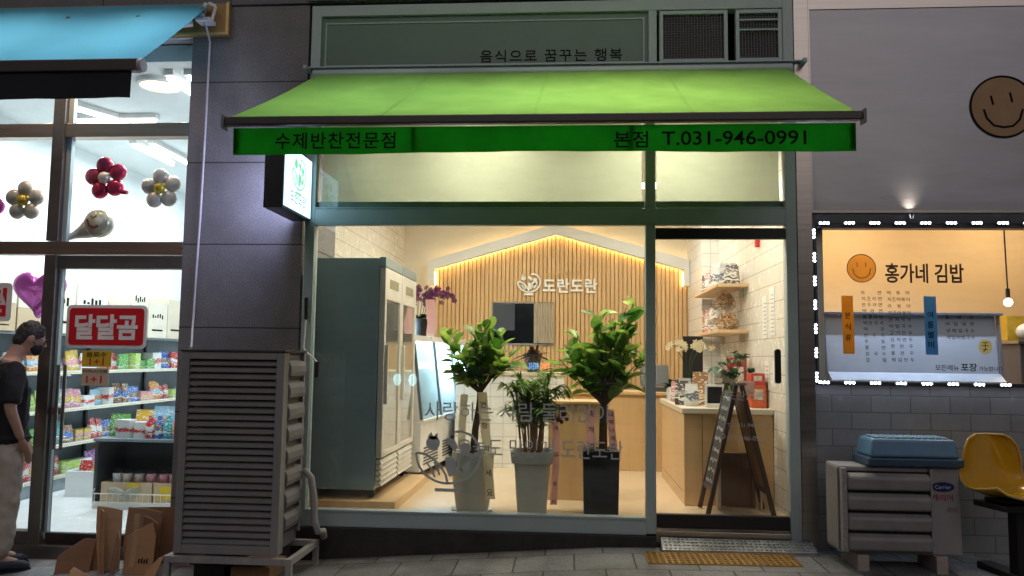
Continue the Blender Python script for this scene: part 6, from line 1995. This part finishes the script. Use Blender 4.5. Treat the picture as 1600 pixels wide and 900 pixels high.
flower_balloon(-4.57, 2.76, 0.17, M_foil_w, M_foil_y, "silver white flower balloon with gold centre, in the pane behind the man")
flower_balloon(-3.39, 2.86, 0.17, M_foil_w, M_foil_y, "silver white flower balloon with gold centre, close to the granite pillar", 95)
t = flower_balloon(-3.87, 2.95, 0.18, M_foil_r, M_foil_w, "red flower balloon with silver centre on the store window", 100)
obj("tail", B().tube([(.1, 0, -.10), (.15, 0, -.115), (.19, 0, -.12)], [.012, .02, .016], 8), M_foil_r, t, smooth=True)
flower_balloon(-4.93, 2.74, 0.18, M_foil_p, M_foil_w, "magenta flower balloon next to the silver white one above the bowed man", 60)
t = thing("microphone_balloon", "silver cone shaped balloon with a grinning round head lying along the window rail", "balloon", (-3.91, 0.12, 2.57))
obj("head", B().ball((0, 0, 0), (.125, .09, .12), 20, 14), mat("pale_gold_foil", (0.64, 0.62, 0.45), rough=.25, metal=.3, var=.25, scale=8), t, smooth=True)
obj("cone", B().tube([(-.07, 0, -.04), (-.14, 0, -.075), (-.2, 0, -.095), (-.30, 0, -.135)], [.085, .055, .035, .018], 14), M_foil_w, t, smooth=True)
b = B().stroke([(-.05, .02), (-.03, -.03), (.01, -.05), (.05, -.035)], .02, plane((0, -.092, 0)), .003).stroke([(-.02, .05), (.0, .03), (.03, .05)], .012, plane((0, -.09, 0)), .003)
obj("face_print", b, mat("brown_foil_print", (.14, .05, .03)), t)
t = thing("heart_balloon", "glossy magenta heart shaped balloon behind the man in the store", "balloon", (-4.62, 0.45, 2.03))
b = B()
nu, nv = 36, 12
for i in range(nu):
    s = 2 * pi * i / nu
    hx, hz = 16 * sin(s) ** 3 / 17, (13 * cos(s) - 5 * cos(2 * s) - 2 * cos(3 * s) - cos(4 * s)) / 17
    for j in range(nv + 1):
        v = -1 + 2 * j / nv
        sc = math.sqrt(max(0, 1 - v * v))
        b.v.append(Vector((hx * sc * .25, v * .12 * (0.55 + .45 * sc), hz * sc * .24)))
for i in range(nu):
    for j in range(nv):
        a, c = i * (nv + 1) + j, ((i + 1) % nu) * (nv + 1) + j
        b.f.append((a, c, c + 1, a + 1))
o = obj("foil", b, M_foil_p, t, smooth=True, angle=180)

# stickers on the glass
M_red = mat("sign_red", (0.60, 0.012, 0.02), rough=.35, var=.05)
M_signw = mat("sign_white", (0.78, 0.76, 0.72), rough=.4)
t = thing("door_sticker", "red rounded sticker with white border and white letters on the store door", "sign", (-3.74, 0.03, 1.7))
bd = obj("border", B().prism(rrect(-4.085, -3.405, 1.535, 1.885, .04), plane((0, .036, 0)), .003), M_signw, t, world=True)
obj("field", B().prism(rrect(-4.06, -3.43, 1.56, 1.86, .03), plane((0, .0325, 0)), .002), M_red, t, world=True)
obj("lettering", B().text("달달곰", plane((-4.01, .030, 1.605)), w=.53, h=.205, ext=.001, bold=.035), M_signw, t, world=True)
t = thing("price_card", "yellow price card with red writing taped under the red sticker", "card", (-3.8, .036, 1.45))
obj("card", B().box(-3.935, -3.69, .034, .038, 1.385, 1.515), mat("card_yellow", (0.66, 0.44, 0.03), var=.1), t, world=True)
obj("red_writing", B().text("1+1", plane((-3.87, .0325, 1.40)), w=.12, h=.055, ext=.001, bold=.01), M_red, t, world=True)
obj("dark_writing", B().text("음료수", plane((-3.90, .0325, 1.465)), w=.17, h=.04, ext=.001), M_ink, t, world=True)
t = thing("price_card", "tan price card with red one plus one writing below the yellow card", "card", (-3.8, .036, 1.3))
obj("card", B().box(-3.93, -3.705, .034, .038, 1.235, 1.375), mat("card_tan", (0.60, 0.46, 0.32), var=.1), t, world=True)
obj("red_writing", B().text("1+1", plane((-3.89, .0325, 1.255)), w=.13, h=.06, ext=.001, bold=.01), M_red, t, world=True)
obj("dark_writing", B().text("아이스크림", plane((-3.92, .0325, 1.34)), w=.20, h=.022, ext=.001), M_ink, t, world=True)
t = thing("window_sticker", "white rounded window sticker with one big red character, behind the bowed man", "sign", (-4.75, .03, 1.9))
obj("field", B().prism(rrect(-5.3, -4.565, 1.745, 2.06, .035), plane((0, .036, 0)), .003), M_signw, t, world=True)
obj("lettering", B().text("점", plane((-4.80, .0325, 1.785)), w=.19, h=.235, ext=.001, bold=.035), M_red, t, world=True)

# ------------------------------------------------------------------ the man at the door
def skin(joints, edges, root, sub=2):
    """one smooth tapering surface over a set of joints: {name: (position, radius)}"""
    names = list(joints)
    me = bpy.data.meshes.new("skin")
    me.from_pydata([joints[n][0] for n in names], [(names.index(a), names.index(c)) for a, c in edges], [])
    o = bpy.data.objects.new("skin", me)
    COL.objects.link(o)
    o.modifiers.new("skin", 'SKIN').use_smooth_shade = True
    for i, n in enumerate(names):
        r = joints[n][1]
        me.skin_vertices[0].data[i].radius = r if isinstance(r, tuple) else (r, r)
        me.skin_vertices[0].data[i].use_root = (n == root)
    md = o.modifiers.new("sub", 'SUBSURF')
    md.levels = md.render_levels = sub
    bpy.context.view_layer.update()
    em = bpy.data.meshes.new_from_object(o.evaluated_get(bpy.context.evaluated_depsgraph_get()))
    bb = B().add([v.co.copy() for v in em.vertices], [tuple(p.vertices) for p in em.polygons])
    bpy.data.objects.remove(o)
    bpy.data.meshes.remove(me)
    bpy.data.meshes.remove(em)
    return bb


def fuse(name, bb, m, parent, voxel=0.012, smooth_it=3, wrinkle=0.0, wscale=0.2):
    """overlapping pieces become one continuous surface"""
    o = obj(name, bb, m, parent)
    md = o.modifiers.new("remesh", 'REMESH'); md.mode = 'VOXEL'; md.voxel_size = voxel; md.use_smooth_shade = True
    md = o.modifiers.new("relax", 'SMOOTH'); md.iterations = smooth_it; md.factor = .5
    if wrinkle:
        tx = bpy.data.textures.new("folds", 'CLOUDS'); tx.noise_scale = wscale
        md = o.modifiers.new("folds", 'DISPLACE'); md.texture = tx; md.strength = wrinkle; md.mid_level = .5
    return o


M_skin = mat("skin", (0.46, 0.27, 0.19), rough=.5, var=.08, scale=12, sss=.1)
M_hair = mat("black_hair", (0.028, 0.022, 0.02), rough=.55, var=.5, scale=50, stretch=(1, 1, .3), bump=.6, bscale=70)
M_tee = mat("black_cotton", (0.014, 0.014, 0.018), rough=.85, var=.25, scale=8, bump=.2, bscale=18)
M_chino = mat("beige_chino", (0.44, 0.37, 0.30), rough=.85, var=.10, scale=6, bump=.2, bscale=14)
man = thing("person", "man in black T-shirt, beige trousers, glasses and black mask, head bowed at store window", "person", (-4.25, -0.36, gz(-4.25, -.36)), radians(-46))
man.scale = (1.045, 1.045, 1.045)
hc = Vector((0, .115, 1.655))
Rh = Matrix.Rotation(radians(-22), 3, 'X')
HR = lambda p: hc + Rh @ Vector(p)
J = {"pelvis": ((0, 0, .98), (.10, .08)), "belly": ((0, .01, 1.14), (.12, .09)), "chest": ((0, .0, 1.34), (.165, .115)), "neckbase": ((0, .005, 1.49), (.075, .075)), "neck": ((0, .04, 1.56), (.058, .06)), "skull": ((0, .075, 1.63), (.06, .07)),
     "shR": ((.165, -.005, 1.445), .062), "elR": ((.225, -.02, 1.16), .043), "wrR": ((.185, .07, .93), .03), "shL": ((-.165, -.005, 1.445), .062), "elL": ((-.225, -.02, 1.16), .043), "wrL": ((-.19, .13, .96), .03),
     "hipR": ((.09, 0, .90), .095), "knR": ((.10, .02, .52), .062), "anR": ((.10, -.02, .10), .042), "toR": ((.11, .12, .05), .035), "hipL": ((-.09, 0, .90), .095), "knL": ((-.10, .03, .52), .062), "anL": ((-.10, .0, .10), .042), "toL": ((-.11, .14, .05), .035)}
Ed = [("pelvis", "belly"), ("belly", "chest"), ("chest", "neckbase"), ("neckbase", "neck"), ("neck", "skull"), ("chest", "shR"), ("shR", "elR"), ("elR", "wrR"), ("chest", "shL"), ("shL", "elL"), ("elL", "wrL"), ("pelvis", "hipR"), ("hipR", "knR"), ("knR", "anR"), ("anR", "toR"), ("pelvis", "hipL"), ("hipL", "knL"), ("knL", "anL"), ("anL", "toL")]
body = skin(J, Ed, "pelvis")
body.ball(hc, (.074, .094, .108), 24, 18, R=Rh)
body.ball(HR((0, .03, -.065)), (.055, .065, .055), 18, 12, R=Rh)
body.tube([HR((0, .088, .02)), HR((0, .108, -.012)), HR((0, .113, -.028))], [.011, .014, .013], 8)
for s in (-1, 1):
    body.ball(HR((.076 * s, -.008, -.005)), (.011, .022, .033), 12, 8, R=Rh)
    w = Vector(J["wrR" if s > 0 else "wrL"][0])
    d = Vector((-.25 * s, .40, -.85)).normalized()
    sd = d.cross(Vector((0, 0, 1))).normalized()
    body.tube([w, w + d * .045, w + d * .09], [.028, .036, .034], 10, flat=.6)
    for k in range(4):
        o0 = w + d * .085 + sd * (-.026 + .0175 * k)
        L = (.068, .078, .074, .058)[k]
        body.tube([o0, o0 + d * L * .45 + Vector((0, 0, -.006)), o0 + d * L * .8 + Vector((0, 0, -.022)), o0 + d * L * .88 + Vector((0, 0, -.045))], [.0095, .009, .008, .007], 7)
    o0 = w + d * .035 + sd * (-.03 * s)
    body.tube([o0, o0 + d * .03 - sd * .022 * s, o0 + d * .062 - sd * .024 * s], [.012, .010, .008], 7)
fuse("body", body, M_skin, man, .009, 2)
hair = B().ball(HR((0, -.014, .026)), (.081, .097, .099), 28, 20, R=Rh)
hair.ball(HR((0, -.055, -.03)), (.066, .052, .062), 20, 14, R=Rh)
for k in range(46):
    a = random.uniform(0, 2 * pi); e_ = random.uniform(.15, 1.4)
    hair.ball(HR((.080 * cos(a) * cos(e_), -.014 + .094 * sin(a) * cos(e_), .03 + .098 * sin(e_))), random.uniform(.009, .013), 8, 6)
hair.v = [p for p in hair.v]
h = fuse("hair", hair, M_hair, man, .009, 1, .012, .02)
cut = B().box(-.2, .2, -.2, .2, -.2, .2)
face = B().ball(HR((0, .052, -.058)), (.066, .062, .052), 20, 14, R=Rh)
mk = obj("face_mask", face, mat("black_mask", (.012, .012, .014), rough=.8), man, smooth=True, angle=180)
b = B()
for s in (-1, 1):
    b.tube([HR((.062 * s, .05, -.05)), HR((.074 * s, .02, -.02)), HR((.082 * s, -.012, .012))], .0025, 5)
obj("ear_loop", b, M_black, mk, smooth=True)
g = B()
for s in (-1, 1):
    g.tube([HR((.034 * s + .027 * cos(a), .100 - .012 * abs(cos(a)), .012 + .020 * sin(a))) for a in [i * pi / 10 for i in range(21)]], .003, 6, caps=False)
    g.tube([HR((.061 * s, .092, .015)), HR((.076 * s, .055, .014)), HR((.080 * s, -.015, .012))], .003, 6)
g.tube([HR((-.009, .102, .014)), HR((.009, .102, .014))], .003, 6)
obj("glasses", g, M_black, man, smooth=True)
eye = B()
for s in (-1, 1):
    eye.ball(HR((.032 * s, .078, .012)), .013, 10, 8)
obj("eyes", eye, mat("eye_white", (.6, .58, .55), rough=.2), man, smooth=True)

J2 = {"hem": ((0, 0, .85), (.205, .165)), "hem2": ((0, 0, .96), (.20, .155)), "belly": ((0, .008, 1.12), (.195, .15)), "chest": ((0, -.005, 1.34), (.205, .15)), "top": ((0, -.005, 1.455), (.115, .085)), "neck": ((0, .012, 1.50), (.07, .07)),
      "shR": ((.175, -.005, 1.43), .086), "slR": ((.222, -.01, 1.21), .074), "slR2": ((.225, -.012, 1.185), .072), "shL": ((-.175, -.005, 1.43), .086), "slL": ((-.222, -.01, 1.21), .074), "slL2": ((-.225, -.012, 1.185), .072)}
tee = skin(J2, [("hem", "hem2"), ("hem2", "belly"), ("belly", "chest"), ("chest", "top"), ("top", "neck"), ("chest", "shR"), ("shR", "slR"), ("slR", "slR2"), ("chest", "shL"), ("shL", "slL"), ("slL", "slL2")], "belly")
fuse("t_shirt", tee, M_tee, man, .012, 2, .03, .12)
J3 = {"waist": ((0, 0, 1.08), (.150, .115)), "seat": ((0, -.01, .90), (.17, .135)), "hipR": ((.095, 0, .82), .115), "knR": ((.105, .015, .50), .095), "cR": ((.105, -.01, .25), .088), "hmR": ((.105, -.02, .085), .088), "hipL": ((-.095, 0, .82), .115), "knL": ((-.105, .025, .50), .095), "cL": ((-.105, .01, .25), .088), "hmL": ((-.105, .0, .085), .088)}
tr = skin(J3, [("waist", "seat"), ("seat", "hipR"), ("hipR", "knR"), ("knR", "cR"), ("cR", "hmR"), ("seat", "hipL"), ("hipL", "knL"), ("knL", "cL"), ("cL", "hmL")], "seat")
fuse("trousers", tr, M_chino, man, .012, 1, .035, .09)
for s in (-1, 1):
    yo = -.02 if s > 0 else 0
    b = B().tube([(.105 * s, -.075 + yo, .045), (.107 * s, .0 + yo, .052), (.11 * s, .09 + yo, .044), (.113 * s, .16 + yo, .034), (.115 * s, .20 + yo, .03)], [.038, .05, .05, .045, .022], 12, flat=.85)
    sh = fuse("shoe", b, mat("navy_shoe", (.02, .024, .04), rough=.6), man, .008, 2)
    obj("sole", B().prism([(.105 * s + p[0], p[1] + yo) for p in [(-.04, -.10), (.04, -.10), (.05, .06), (.05, .15), (.02, .21), (-.02, .21), (-.045, .15), (-.045, .06)]], Matrix(), .018), M_black, sh)
